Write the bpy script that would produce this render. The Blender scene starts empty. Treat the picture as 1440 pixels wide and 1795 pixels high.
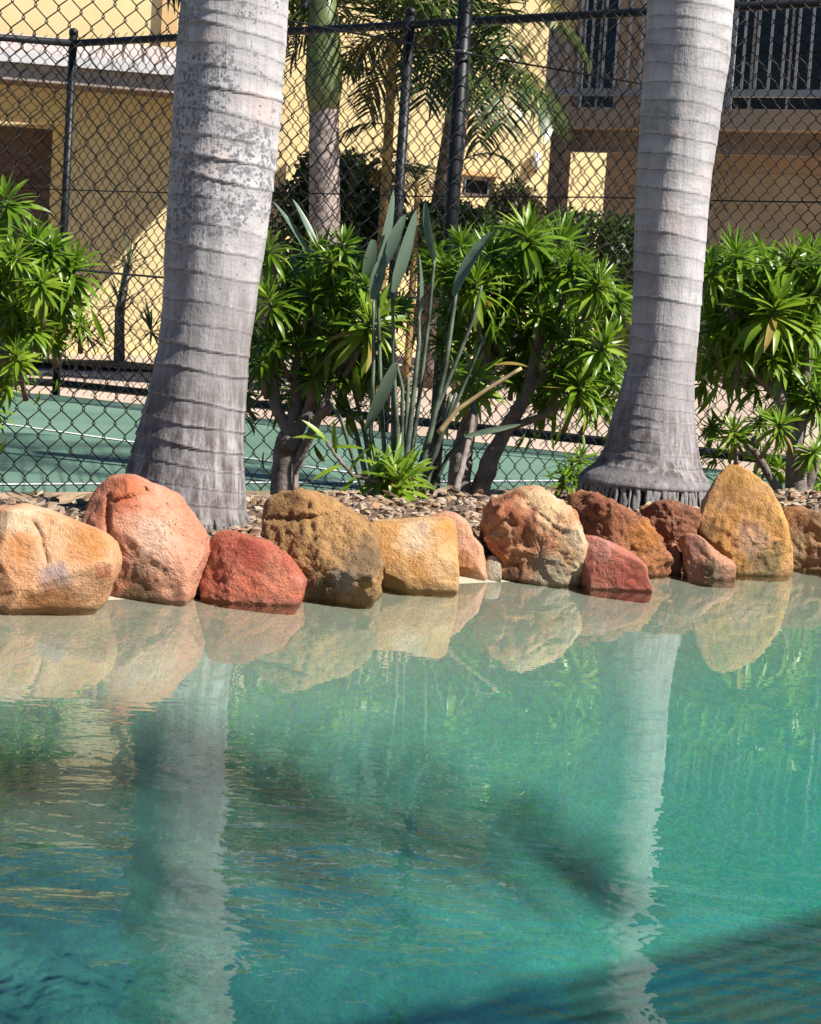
import bpy, math, random
from mathutils import Vector, Matrix, noise

R = math.radians
sc = bpy.context.scene
col = sc.collection
rnd = random.Random(7)

# ------------------------------------------------------------------ camera
F, CX, CY = 3480.0, 720.0, 897.5          # focal length and centre in photo pixels
H, PITCH, ROLL = 0.50, R(5.45), R(3.8)    # metres above the water
_fw = Vector((0, math.cos(PITCH), -math.sin(PITCH)))
_u0 = Vector((0, math.sin(PITCH), math.cos(PITCH)))
_r0 = Vector((1, 0, 0))
_rt = _r0 * math.cos(ROLL) + _u0 * math.sin(ROLL)
_up = _u0 * math.cos(ROLL) - _r0 * math.sin(ROLL)
CAM = Vector((0, 0, H))
cam = bpy.data.cameras.new('camera')
camo = bpy.data.objects.new('camera', cam)
col.objects.link(camo)
camo.matrix_world = Matrix((
    (_rt.x, _up.x, -_fw.x, CAM.x), (_rt.y, _up.y, -_fw.y, CAM.y),
    (_rt.z, _up.z, -_fw.z, CAM.z), (0, 0, 0, 1)))
cam.sensor_fit = 'HORIZONTAL'
cam.sensor_width = 36
cam.lens = 36 * F / 1440
cam.clip_start, cam.clip_end = 0.05, 600
sc.camera = camo

def ray(x, y):
    return (_fw + _rt * ((x - CX) / F) + _up * ((CY - y) / F))
def at(x, y, Y):                          # pixel -> point at depth Y
    d = ray(x, y); return CAM + d * (Y / d.y)
def gp(x, y, z):                          # pixel -> point on the level z
    d = ray(x, y); return CAM + d * ((z - H) / d.z)
def px(p):
    v = Vector(p) - CAM; w = v.dot(_fw)
    return CX + F * v.dot(_rt) / w, CY - F * v.dot(_up) / w
def mpp(Y): return Y / F                  # metres per photo pixel at depth Y

# ------------------------------------------------------------------ sky, sun, exposure
AZ, EL = R(116), R(45)                    # clockwise from +Y
SUN = Vector((math.sin(AZ) * math.cos(EL), math.cos(AZ) * math.cos(EL), math.sin(EL)))
w = bpy.data.worlds.new('World'); sc.world = w; w.use_nodes = True
wn = w.node_tree
sky = wn.nodes.new('ShaderNodeTexSky'); sky.sky_type = 'NISHITA'; sky.sun_disc = False
sky.sun_elevation, sky.sun_rotation = EL, AZ
sky.air_density, sky.dust_density, sky.ozone_density = 1.0, 0.0, 6.0
bg = wn.nodes['Background']; bg.inputs[1].default_value = 0.05
hs = wn.nodes.new('ShaderNodeHueSaturation'); hs.inputs['Saturation'].default_value = 1.15
wn.links.new(sky.outputs[0], hs.inputs['Color']); wn.links.new(hs.outputs[0], bg.inputs[0])
sl = bpy.data.lights.new('sun', 'SUN'); sl.energy = 5.0; sl.angle = R(0.55); sl.color = (1, .955, .88)
so = bpy.data.objects.new('sun', sl); col.objects.link(so); so.location = SUN * 30
so.rotation_euler = (-SUN).to_track_quat('-Z', 'Y').to_euler()
vs = sc.view_settings
sc.display_settings.display_device = 'sRGB'
vs.view_transform = 'Standard'; vs.look = 'None'; vs.gamma = 1; vs.exposure = 0.86
vs.use_curve_mapping = False
cy = sc.cycles
cy.use_denoising = True
try: cy.denoiser = 'OPENIMAGEDENOISE'
except Exception: pass
cy.max_bounces = 7; cy.diffuse_bounces = 3; cy.glossy_bounces = 3
cy.transmission_bounces = 4; cy.transparent_max_bounces = 10; cy.volume_bounces = 0
cy.caustics_reflective = False; cy.caustics_refractive = False
cy.use_adaptive_sampling = True; cy.adaptive_threshold = 0.01
cy.sample_clamp_indirect = 6

# ------------------------------------------------------------------ helpers: nodes
def nd(nt, t, ins=None, **kw):
    n = nt.nodes.new(t)
    for k, v in kw.items(): setattr(n, k, v)
    for k, v in (ins or {}).items():
        s = n.inputs[k]
        if isinstance(v, bpy.types.NodeSocket): nt.links.new(v, s)
        else:
            if isinstance(v, tuple) and len(v) == 3 and s.type == 'RGBA': v = v + (1,)
            s.default_value = v
    return n
def mixc(nt, f, a, b, blend='MIX'):
    n = nt.nodes.new('ShaderNodeMix'); n.data_type = 'RGBA'; n.blend_type = blend; n.clamp_factor = True
    for i, v in ((0, f), (6, a), (7, b)):
        if isinstance(v, bpy.types.NodeSocket): nt.links.new(v, n.inputs[i])
        else: n.inputs[i].default_value = (v + (1,)) if isinstance(v, tuple) and len(v) == 3 else v
    return n.outputs[2]
def mth(nt, op, a, b=0.0, clamp=False):
    n = nt.nodes.new('ShaderNodeMath'); n.operation = op; n.use_clamp = clamp
    for i, v in ((0, a), (1, b)):
        if isinstance(v, bpy.types.NodeSocket): nt.links.new(v, n.inputs[i])
        else: n.inputs[i].default_value = v
    return n.outputs[0]
def sstep(nt, v, lo, hi, a=0.0, b=1.0):
    n = nt.nodes.new('ShaderNodeMapRange'); n.interpolation_type = 'SMOOTHSTEP'
    nt.links.new(v, n.inputs[0])
    for i, x in zip((1, 2, 3, 4), (lo, hi, a, b)): n.inputs[i].default_value = x
    return n.outputs[0]
def nz(nt, vec, scale, detail=4, rough=.55, dist=0.0):
    return nd(nt, 'ShaderNodeTexNoise', {'Vector': vec, 'Scale': scale, 'Detail': detail, 'Roughness': rough, 'Distortion': dist}).outputs[0]
def vor(nt, vec, scale, feature='F1', out=0):
    return nd(nt, 'ShaderNodeTexVoronoi', {'Vector': vec, 'Scale': scale}, feature=feature).outputs[out]
def objco(nt, scale=(1, 1, 1)):
    c = nd(nt, 'ShaderNodeTexCoord').outputs['Object']
    if scale == (1, 1, 1): return c
    return nd(nt, 'ShaderNodeMapping', {'Vector': c, 'Scale': scale}).outputs[0]
def sep(nt, vec): return nd(nt, 'ShaderNodeSeparateXYZ', {'Vector': vec}).outputs
def bump(nt, h, strength, dist, normal=None):
    i = {'Height': h, 'Strength': strength, 'Distance': dist}
    if normal is not None: i['Normal'] = normal
    return nd(nt, 'ShaderNodeBump', i).outputs[0]
def newmat(name):
    m = bpy.data.materials.new(name); m.use_nodes = True
    nt = m.node_tree
    return m, nt, nt.nodes['Principled BSDF']
def sset(nt, s, v):
    if isinstance(v, bpy.types.NodeSocket): nt.links.new(v, s)
    else: s.default_value = (v + (1,)) if isinstance(v, tuple) and len(v) == 3 else v
def plain(name, c, rough=.6, var=.12, scale=6, bmp=0, bscale=60, spec=.4, metal=0, c2=None):
    m, nt, b = newmat(name)
    o = objco(nt)
    n = nz(nt, o, scale, 6, .6)
    d = c2 or tuple(x * (1 - var * 2) for x in c)
    l = c if c2 else tuple(min(1, x * (1 + var)) for x in c)
    sset(nt, b.inputs['Base Color'], mixc(nt, sstep(nt, n, .3, .7), d, l))
    b.inputs['Roughness'].default_value = rough; b.inputs['Specular IOR Level'].default_value = spec
    b.inputs['Metallic'].default_value = metal
    if bmp: sset(nt, b.inputs['Normal'], bump(nt, nz(nt, o, bscale, 5, .6), 1, bmp))
    return m

# ------------------------------------------------------------------ helpers: meshes and objects
class MB:
    def __init__(s): s.v = []; s.f = []
    def add(s, v, f):
        o = len(s.v); s.v += [Vector(p) for p in v]; s.f += [tuple(i + o for i in q) for q in f]; return s
    def box(s, c, size, ax=None):
        c = Vector(c); ax = ax or (Vector((1, 0, 0)), Vector((0, 1, 0)), Vector((0, 0, 1)))
        h = [ax[i] * (size[i] / 2) for i in range(3)]
        v = [c + h[0] * a + h[1] * b_ + h[2] * d for a in (-1, 1) for b_ in (-1, 1) for d in (-1, 1)]
        return s.add(v, [(0, 1, 3, 2), (4, 6, 7, 5), (0, 4, 5, 1), (2, 3, 7, 6), (0, 2, 6, 4), (1, 5, 7, 3)])
    def tube(s, pts, rad, n=8, cap=True):
        pts = [Vector(p) for p in pts]
        if not isinstance(rad, (list, tuple)): rad = [rad] * len(pts)
        v, f = [], []
        t0 = (pts[1] - pts[0]).normalized()
        a = t0.orthogonal().normalized()
        for i, p in enumerate(pts):
            t = (pts[min(i + 1, len(pts) - 1)] - pts[max(i - 1, 0)]).normalized()
            a = (a - t * a.dot(t)).normalized(); b = t.cross(a)
            for k in range(n):
                an = 2 * math.pi * k / n
                v.append(p + (a * math.cos(an) + b * math.sin(an)) * rad[i])
        for i in range(len(pts) - 1):
            for k in range(n):
                f.append((i * n + k, i * n + (k + 1) % n, (i + 1) * n + (k + 1) % n, (i + 1) * n + k))
        if cap:
            f.append(tuple(range(n))[::-1]); f.append(tuple((len(pts) - 1) * n + k for k in range(n)))
        return s.add(v, f)
    def quad(s, a, b, c, d): return s.add([a, b, c, d], [(0, 1, 2, 3)])
    def mesh(s, name, mat, off=Vector((0, 0, 0)), smooth=True):
        me = bpy.data.meshes.new(name)
        me.from_pydata([p - off for p in s.v], [], s.f)
        if smooth: me.polygons.foreach_set('use_smooth', [True] * len(me.polygons))
        me.materials.append(mat); me.update()
        return me

def wloc(o):
    p = Vector((0, 0, 0))
    while o is not None: p += o.location; o = o.parent
    return p
def put(name, me, parent=None, loc=None):
    o = bpy.data.objects.new(name, me); col.objects.link(o)
    if parent is not None: o.parent = parent
    if loc is not None: o.location = loc
    return o
def part(name, mb, mat, parent, smooth=True):
    return put(name, mb.mesh(name, mat, wloc(parent), smooth), parent)
def thing(name, label, cat, loc, group=None):
    o = bpy.data.objects.new(name, None); col.objects.link(o); o.location = loc
    o.empty_display_size = .1
    return tag(o, label, cat, group)
def tag(o, label, cat, group=None):
    o['label'] = label; o['category'] = cat
    if group: o['group'] = group
    return o
def solo(name, mb, mat, label, cat, loc, group=None, smooth=True):
    o = put(name, mb.mesh(name, mat, Vector(loc), smooth), None, loc)
    return tag(o, label, cat, group)
def struct(name, mb, mat, smooth=False, kind='structure'):
    o = put(name, mb.mesh(name, mat, smooth=smooth)); o['kind'] = kind; return o
def place(name, me, parent, M):            # a shared mesh set down with a world matrix
    o = put(name, me, parent)
    o.matrix_local = Matrix.Translation(-wloc(parent)) @ M
    return o
def frame(origin, x, zhint, s=1.0):        # matrix with local X along x, Z near zhint
    x = Vector(x).normalized(); z = Vector(zhint); z = z - x * z.dot(x)
    z = z.normalized() if z.length > 1e-4 else x.orthogonal().normalized()
    y = z.cross(x)
    M = Matrix(((x.x, y.x, z.x, 0), (x.y, y.y, z.y, 0), (x.z, y.z, z.z, 0), (0, 0, 0, 1)))
    return Matrix.Translation(Vector(origin)) @ M @ Matrix.Scale(s, 4)

# ------------------------------------------------------------------ the lie of the land
PU = Vector((math.cos(R(41)), math.sin(R(41)), 0))        # along the pool edge and the near fence
PV = Vector((-math.sin(R(41)), math.cos(R(41)), 0))       # towards the court
P0 = Vector((-.6, 3.2, 0))
def ue(u, e, z=0.0): p = P0 + PU * u + PV * e; return Vector((p.x, p.y, z))
def edge(p): q = Vector((p[0], p[1], 0)) - P0; return q.dot(PU), q.dot(PV)
def sunpt(p, h): p = Vector(p); return p + SUN * ((h - p.z) / SUN.z)   # where the sunbeam that meets p passes height h
def lerp(a, b, t): return a + (b - a) * t
def tab(x, T):
    if x <= T[0][0]: return T[0][1]
    for (a, b), (c, d) in zip(T, T[1:]):
        if x <= c: return lerp(b, d, (x - a) / (c - a))
    return T[-1][1]
BED = [(.02, -.03), (.12, .035), (.35, .085), (.7, .08), (1.2, .02), (2.0, -.085), (2.62, -.135)]
def bed_z(x, y): return tab(edge((x, y))[1], BED)
COURT_Z = -.15
FA, FB = gp(98, 692, COURT_Z), gp(1060, 800, COURT_Z)     # feet of the far fence
FU = (FB - FA).normalized(); FV = Vector((-FU.y, FU.x, 0))
if FV.y < 0: FV = -FV
# ------------------------------------------------------------------ materials of the setting
def mat_water():
    m, nt, b = newmat('pool_water'); nt.nodes.remove(b)
    out = nt.nodes['Material Output']
    o = objco(nt)
    xyz = sep(nt, o)
    calm = sstep(nt, mth(nt, 'ADD', xyz[1], mth(nt, 'MULTIPLY', xyz[0], .35)), 1.35, 2.6, 1.0, .06)
    patch = sstep(nt, nz(nt, o, 1.6, 2), .35, .65, .35, 1.0)
    st = mth(nt, 'MULTIPLY', calm, patch)
    m1 = nd(nt, 'ShaderNodeMapping', {'Vector': o, 'Scale': (4.5, 9, 1), 'Rotation': (0, 0, .25)}).outputs[0]
    h = mth(nt, 'ADD', nz(nt, m1, 1.0, 3, .5, .6), mth(nt, 'MULTIPLY', nz(nt, o, 26, 2, .5, .4), .22))
    nrm = nd(nt, 'ShaderNodeBump', {'Height': mth(nt, 'MULTIPLY', h, st), 'Strength': 1.0, 'Distance': .006}).outputs[0]
    fr = nd(nt, 'ShaderNodeFresnel', {'IOR': 1.40, 'Normal': nrm}).outputs[0]
    gl = nd(nt, 'ShaderNodeBsdfGlossy', {'Color': (1, 1, 1), 'Roughness': 0.0, 'Normal': nrm}).outputs[0]
    tr = nd(nt, 'ShaderNodeBsdfTransparent', {'Color': (.97, 1, 1)}).outputs[0]
    mx = nd(nt, 'ShaderNodeMixShader', {0: fr, 1: tr, 2: gl}).outputs[0]
    nt.links.new(mx, out.inputs['Surface'])
    va = nd(nt, 'ShaderNodeVolumeAbsorption', {'Color': (.08, .845, .865), 'Density': 1.16}).outputs[0]
    nt.links.new(va, out.inputs['Volume'])
    return m
M_water = mat_water()

def mat_pool():
    m, nt, b = newmat('pebble_pool_finish')
    o = objco(nt)
    g = nz(nt, o, 240, 3, .7); l = nz(nt, o, 3, 4, .6)
    c = mixc(nt, sstep(nt, g, .35, .65), (.355, .325, .228), (.465, .424, .31))
    c = mixc(nt, sstep(nt, l, .35, .7), c, (.395, .383, .29))
    v = vor(nt, o, 160, out=1)
    c = mixc(nt, .22, c, v, 'SOFT_LIGHT')
    sset(nt, b.inputs['Base Color'], c); b.inputs['Roughness'].default_value = .8
    sset(nt, b.inputs['Normal'], bump(nt, g, .6, .003))
    return m
M_pool = mat_pool()

def mat_court():
    m, nt, b = newmat('green_acrylic_court')
    o = objco(nt)
    l = nz(nt, o, .8, 5, .6); g = nz(nt, o, 150, 2, .6)
    c = mixc(nt, sstep(nt, l, .35, .65), (.082, .165, .112), (.125, .222, .158))
    c = mixc(nt, sstep(nt, g, .4, .75, 0, .35), c, (.16, .25, .19))
    st = vor(nt, objco(nt, (1.2, 3, 1)), 1.4)
    c = mixc(nt, sstep(nt, st, .02, .10, .45, 0), c, (.30, .38, .30))
    sset(nt, b.inputs['Base Color'], c); b.inputs['Roughness'].default_value = .75
    sset(nt, b.inputs['Normal'], bump(nt, g, .4, .002))
    return m
M_court = mat_court()
M_line = plain('court_line_paint', (.72, .74, .72), .6, .08, 9)

def mat_path():
    m, nt, b = newmat('exposed_aggregate_path')
    o = objco(nt)
    l = nz(nt, o, .7, 5, .6); g = nz(nt, o, 55, 3, .7)
    c = mixc(nt, sstep(nt, l, .3, .7), (.44, .33, .25), (.56, .44, .34))
    c = mixc(nt, sstep(nt, g, .4, .7, 0, .5), c, (.32, .23, .17))
    sset(nt, b.inputs['Base Color'], c); b.inputs['Roughness'].default_value = .9
    sset(nt, b.inputs['Normal'], bump(nt, g, .6, .006))
    return m
M_path = mat_path()
M_soil = plain('garden_soil', (.17, .11, .07), .95, .3, 14, .012, 45)
M_deck = plain('deck_paving', (.46, .40, .33), .85, .12, 3, .003, 70)

# ------------------------------------------------------------------ pool, water, bed, court, ground
def basin_z(e):
    return tab(e, [(-6, -1.0), (-1.6, -1.0), (-1.38, -.93), (-.34, -.095), (-.24, -.038), (-.07, -.012), (.03, -.001), (.10, .014), (.18, .03)])
mb = MB()
NU, NE = 120, 110
for i in range(NU + 1):
    u = -4 + 9.5 * i / NU
    for j in range(NE + 1):
        e = .18 - 6.2 * (j / NE) ** 1.7
        p = ue(u, e)
        wob = .07 * (noise.noise(Vector((u * .9, 3, 1))) + .5 * noise.noise(Vector((u * 2.3, 7, 2))))
        z = basin_z(e + wob * min(1, max(0, (.18 - e) * 4))) + .004 * noise.noise(Vector((p.x * 5, p.y * 5, 0)))
        mb.v.append(Vector((p.x, p.y, z)))
for i in range(NU):
    for j in range(NE):
        a = i * (NE + 1) + j
        mb.f.append((a, a + 1, a + NE + 2, a + NE + 1))
struct('pool_floor', mb, M_pool, True)

mb = MB()
c4 = [ue(-4, .16), ue(5.5, .16), ue(5.5, -3.65), ue(-4, -3.65)]
top = [Vector((p.x, p.y, 0)) for p in c4]; bot = [Vector((p.x, p.y, -1.25)) for p in c4]
mb.add(top + bot, [(3, 2, 1, 0), (4, 5, 6, 7)] + [(i, (i + 1) % 4, 4 + (i + 1) % 4, 4 + i) for i in range(4)])
struct('pool_water', mb, M_water)

mb = MB()
NU, NE = 150, 60
for i in range(NU + 1):
    u = -4 + 9.5 * i / NU
    for j in range(NE + 1):
        e = .05 + 2.6 * j / NE
        p = ue(u, e)
        mb.v.append(Vector((p.x, p.y, tab(e, BED) + .016 * noise.fractal(Vector((p.x * 3, p.y * 3, 1)), .8, 2, 3))))
for i in range(NU):
    for j in range(NE):
        a = i * (NE + 1) + j
        mb.f.append((a, a + NE + 1, a + NE + 2, a + 1))
bed = struct('garden_bed', mb, M_soil, True)

# court: wedge between the two fences
mb = MB()
q0, q1 = ue(-9, 2.63, COURT_Z), ue(5.2, 2.63, COURT_Z)
r0, r1 = FA - FU * 11 + FV * .0, FB + FU * 2.4
mb.add([q0, q1, Vector((r1.x, r1.y, COURT_Z)), FA.copy(), Vector((FA.x - 9, FA.y - .6, COURT_Z))], [(0, 1, 2, 3, 4)])
court = struct('court', mb, M_court)
def court_line(a, b, wd=.045):
    a = gp(a[0], a[1], COURT_Z + .004); b = gp(b[0], b[1], COURT_Z + .004)
    d = (b - a).normalized(); n = Vector((-d.y, d.x, 0)) * wd / 2
    m2 = MB().quad(a - n, b - n, b + n, a + n)
    part('court_line', m2, M_line, court, False)
court_line((-150, 720), (650, 833))
court_line((-250, 850), (1000, 842), .05)
court_line((-250, 887), (1000, 868), .06)

# ground beyond the far fence, rising a little to the buildings and running on to the horizon
def ground_z(x, y):
    wv = (Vector((x, y, 0)) - FA).dot(FV)
    if y > FA.y and x < FA.x: wv = min(wv, (y - FA.y))
    return -.162 + max(0, min((wv - .2) * .062, .30)) if wv > .2 else -.162
mb = MB()
xs = [-220, -90, -40, -20] + [-14 + .8 * i for i in range(36)] + [18, 40, 90, 220]
ys = [5.0 + .6 * i for i in range(48)] + [36, 45, 70, 140, 320]
for y in ys:
    for x in xs:
        u, e = edge((x, y))
        mb.v.append(Vector((x, y, ground_z(x, y))))
n = len(xs)
for j in range(len(ys) - 1):
    for i in range(n - 1):
        q = (j * n + i, j * n + i + 1, (j + 1) * n + i + 1, (j + 1) * n + i)
        if all(edge(mb.v[k])[1] > 2.2 for k in q): mb.f.append(q)
struct('path', mb, M_path)

# paving round the other three sides of the pool
mb = MB()
def slab(u0, u1, e0, e1, z=.09):
    c = [ue(u0, e0), ue(u1, e0), ue(u1, e1), ue(u0, e1)]
    v = [Vector((p.x, p.y, z)) for p in c] + [Vector((p.x, p.y, -1.2)) for p in c]
    mb.add(v, [(0, 1, 2, 3), (7, 6, 5, 4)] + [(i, 4 + i, 4 + (i + 1) % 4, (i + 1) % 4) for i in range(4)])
slab(-60, 60, -60, -3.6); slab(5.45, 60, -3.596, 1.9); slab(-60, -3.95, -3.596, 1.9)
struct('pool_deck', mb, M_deck)
# ------------------------------------------------------------------ boulders
def rock_mat(name, ca, cb, cc, grain=1.0, pits=.5, big=5.0, dark=(.10, .075, .05), patch=None, wet=.02):
    m, nt, b = newmat(name)
    o = objco(nt)
    n1 = nz(nt, o, big, 5, .6, .8); n2 = nz(nt, o, big * 2.6, 6, .65, .5)
    n3 = nz(nt, o, 70, 6, .7); n4 = nz(nt, o, 260, 3, .7)
    ca, cb, cc = (tuple(v ** 1.12 * .92 for v in q) for q in (ca, cb, cc))
    c = mixc(nt, sstep(nt, n1, .36, .62), ca, cb)
    c = mixc(nt, sstep(nt, n2, .48, .66, 0, .85), c, cc)
    n5 = nz(nt, o, 11, 5, .75, 1.5)
    c = mixc(nt, sstep(nt, n5, .58, .70, 0, .75), c, tuple(x * .42 for x in ca))
    n6 = nz(nt, objco(nt, (1, 1, 2.2)), 7, 4, .7, 1.0)
    c = mixc(nt, sstep(nt, n6, .60, .74, 0, .6), c, tuple(min(.8, x * 1.35 + .1) for x in cc))
    c = mixc(nt, sstep(nt, n3, .45, .72, 0, .45 * grain), c, dark)
    c = mixc(nt, sstep(nt, n4, .50, .62, 0, .30 * grain), c, tuple(min(.9, x * 1.5 + .06) for x in cb))
    pv = vor(nt, nd(nt, 'ShaderNodeVectorMath', {0: o, 1: nd(nt, 'ShaderNodeTexNoise', {'Vector': o, 'Scale': 40.0}).outputs[1]}, operation='MULTIPLY_ADD').outputs[0] if False else o, 120)
    pm = mth(nt, 'MULTIPLY', sstep(nt, pv, .10, .26, 1, 0), sstep(nt, nz(nt, o, 16, 3), .45, .62))
    c = mixc(nt, mth(nt, 'MULTIPLY', pm, pits), c, dark)
    if patch:
        (pc, scale, lo, hi) = patch
        c = mixc(nt, sstep(nt, nz(nt, o, scale, 3, .5, .6), lo, hi), c, pc)
    # algae and damp along the waterline, with its own ragged top
    z = sep(nt, nd(nt, 'ShaderNodeNewGeometry').outputs['Position'])[2]
    wl = mth(nt, 'ADD', z, mth(nt, 'MULTIPLY', mth(nt, 'SUBTRACT', nz(nt, o, 14, 4, .7), .5), -.05))
    wm = sstep(nt, wl, wet * .2, wet * .8, .5, 0)
    c = mixc(nt, wm, c, tuple(x * .42 for x in cb))
    sset(nt, b.inputs['Base Color'], c)
    sset(nt, b.inputs['Roughness'], sstep(nt, wm, .2, .6, .86, .28))
    b.inputs['Specular IOR Level'].default_value = .35
    h = mth(nt, 'ADD', mth(nt, 'MULTIPLY', n3, .8), mth(nt, 'MULTIPLY', n4, .35))
    h = mth(nt, 'SUBTRACT', h, mth(nt, 'MULTIPLY', pm, .7 * pits))
    h = mth(nt, 'ADD', h, mth(nt, 'MULTIPLY', n5, .9))
    sset(nt, b.inputs['Normal'], bump(nt, h, 1.0, .009 * (0.6 + .5 * grain)))
    return m

def poly_r(poly, c, ang):
    dx, dz = math.cos(ang), math.sin(ang); best = 0
    for (a, b) in zip(poly, poly[1:] + poly[:1]):
        ax, az, bx, bz = a[0] - c[0], a[1] - c[1], b[0] - c[0], b[1] - c[1]
        ex, ez = bx - ax, bz - az
        den = dx * ez - dz * ex
        if abs(den) < 1e-12: continue
        t = (ax * ez - az * ex) / den; s = (ax * dz - az * dx) / den
        if -1e-9 <= s <= 1 + 1e-9 and t > best: best = t
    return best

def seg_d(p, a, b):
    ax, ay = a; bx, by = b; ex, ey = bx - ax, by - ay
    t = max(0, min(1, ((p[0] - ax) * ex + (p[1] - ay) * ey) / (ex * ex + ey * ey)))
    return math.hypot(p[0] - ax - ex * t, p[1] - ay - ey * t)

def boulder_shape(outline, Yc, T, seed, rough, facets, cracks, box, res):
    r = random.Random(seed)
    pts3 = [at(x, y, Yc) for x, y in outline]
    poly = [(p.x, p.z) for p in pts3]
    # take the foot down below water or gravel
    zlow = min(p[1] for p in poly)
    poly = [(x, z - (.06 if z < zlow + .035 else 0)) for x, z in poly]
    A = cxs = czs = 0
    for (a, b) in zip(poly, poly[1:] + poly[:1]):
        k = a[0] * b[1] - b[0] * a[1]; A += k; cxs += (a[0] + b[0]) * k; czs += (a[1] + b[1]) * k
    c = (cxs / (3 * A), czs / (3 * A))
    n, m_ = int(150 * res), int(76 * res)
    rr = [poly_r(poly, c, 2 * math.pi * i / n) for i in range(n)]
    for _ in range(2): rr = [(rr[i - 1] + 2 * rr[i] + rr[(i + 1) % n]) / 4 for i in range(n)]
    size = sum(rr) / n
    C = Vector((c[0], Yc, c[1]))
    planes = []
    for _ in range(facets + 2):
        d = Vector((r.uniform(-.8, .8), -1, r.uniform(-.55, .8))).normalized()
        sup = T * abs(d.y) + size * math.hypot(d.x, d.z) * .9
        planes.append((d, sup * r.uniform(.52, .74)))
    so = Vector((seed * 3.7, seed * 1.3, seed * 2.1))
    verts = []
    for j in range(m_ + 1):
        v = -math.pi / 2 + math.pi * j / m_
        cv = max(0, math.cos(v)) ** box; sv = math.copysign(abs(math.sin(v)) ** box, math.sin(v))
        for i in range(n):
            a = 2 * math.pi * i / n
            p = Vector((rr[i] * cv * math.cos(a), T * sv, rr[i] * cv * math.sin(a)))
            for d, k in planes:
                q = p.dot(d)
                if q > k: p -= d * (q - k) * .88
            q = C + p
            nn = p.normalized()
            w1 = noise.fractal(q * (1.6 / size) * .5 + so, .9, 2.0, 4)
            w2 = noise.fractal(q * 26 + so, .8, 2.1, 4)
            w3 = noise.turbulence(q * 60 + so, 3, False)
            q = q + nn * (w1 * size * .04 + w2 * .0065 * rough - w3 * .0035 * rough) 
            if cracks and p.y < T * .25:
                xp = px(q)
                for line, wd, dp in cracks:
                    dd = min(seg_d(xp, a_, b_) for a_, b_ in zip(line, line[1:]))
                    dd += 2.2 * noise.noise(q * 50)
                    if dd < wd * 2.5: q = q + Vector((0, 1, 0)) * dp * math.exp(-(dd / wd) ** 2)
            if q.z < .004: q = q + Vector(((C.x - q.x) * .5, (C.y - q.y) * 1.0 + .02 if p.y < 0 else 0, 0)) * min(1, (.004 - q.z) * 9)   # undercut foot
            verts.append(q)
    faces = []
    for j in range(m_):
        for i in range(n):
            faces.append((j * n + i, j * n + (i + 1) % n, (j + 1) * n + (i + 1) % n, (j + 1) * n + i))
    return verts, faces, C

TINT = dict(   # patches of another colour on a stone: photo pixel, radius in pixels, colour
 a=[(30, 905, 50, (.74, .58, .40)), (150, 945, 48, (.58, .25, .06)), (186, 1012, 26, (.42, .11, .055)), (95, 1012, 30, (.40, .31, .30)), (40, 960, 30, (.62, .28, .10)), (205, 972, 24, (.80, .70, .54)), (90, 1058, 45, (.40, .17, .06))],
 b=[(215, 855, 46, (.58, .18, .08)), (262, 950, 55, (.72, .50, .37)), (175, 905, 26, (.52, .20, .12)), (232, 1046, 52, (.15, .12, .065)), (362, 965, 18, (.48, .17, .11))],
 c=[(526, 1015, 16, (.58, .32, .26)), (364, 990, 20, (.52, .31, .20)), (440, 965, 40, (.40, .085, .055))],
 e=[(545, 882, 46, (.62, .35, .14)), (640, 985, 42, (.20, .14, .085)), (600, 1018, 26, (.40, .36, .30)), (560, 1045, 45, (.13, .10, .06)), (500, 900, 22, (.30, .15, .06))],
 f=[(783, 930, 26, (.60, .31, .10)), (728, 938, 36, (.80, .61, .42)), (692, 1012, 36, (.30, .20, .09)), (670, 940, 22, (.56, .29, .10)), (770, 985, 30, (.72, .46, .25))],
 g=[(818, 992, 30, (.46, .22, .08)), (790, 915, 24, (.70, .42, .30))],
 i=[(955, 884, 52, (.76, .56, .33)), (1010, 945, 34, (.76, .61, .42)), (915, 915, 36, (.38, .10, .05)), (880, 930, 26, (.60, .33, .18)), (965, 1002, 42, (.40, .36, .26)), (905, 1010, 24, (.20, .12, .07))],
 j=[(1060, 950, 34, (.58, .29, .22)), (1110, 1020, 40, (.38, .085, .06))],
 k=[(1132, 940, 34, (.56, .24, .065)), (1050, 880, 26, (.26, .09, .055))],
 m=[(1250, 1002, 24, (.20, .16, .10)), (1225, 955, 22, (.60, .33, .24))],
 n=[(1318, 942, 36, (.66, .41, .28)), (1372, 930, 22, (.62, .30, .10)), (1345, 992, 42, (.25, .20, .11)), (1246, 930, 24, (.25, .15, .06)), (1300, 850, 36, (.62, .33, .10))],
 o=[(1400, 905, 34, (.42, .20, .08)), (1395, 960, 30, (.46, .36, .22))])
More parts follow.
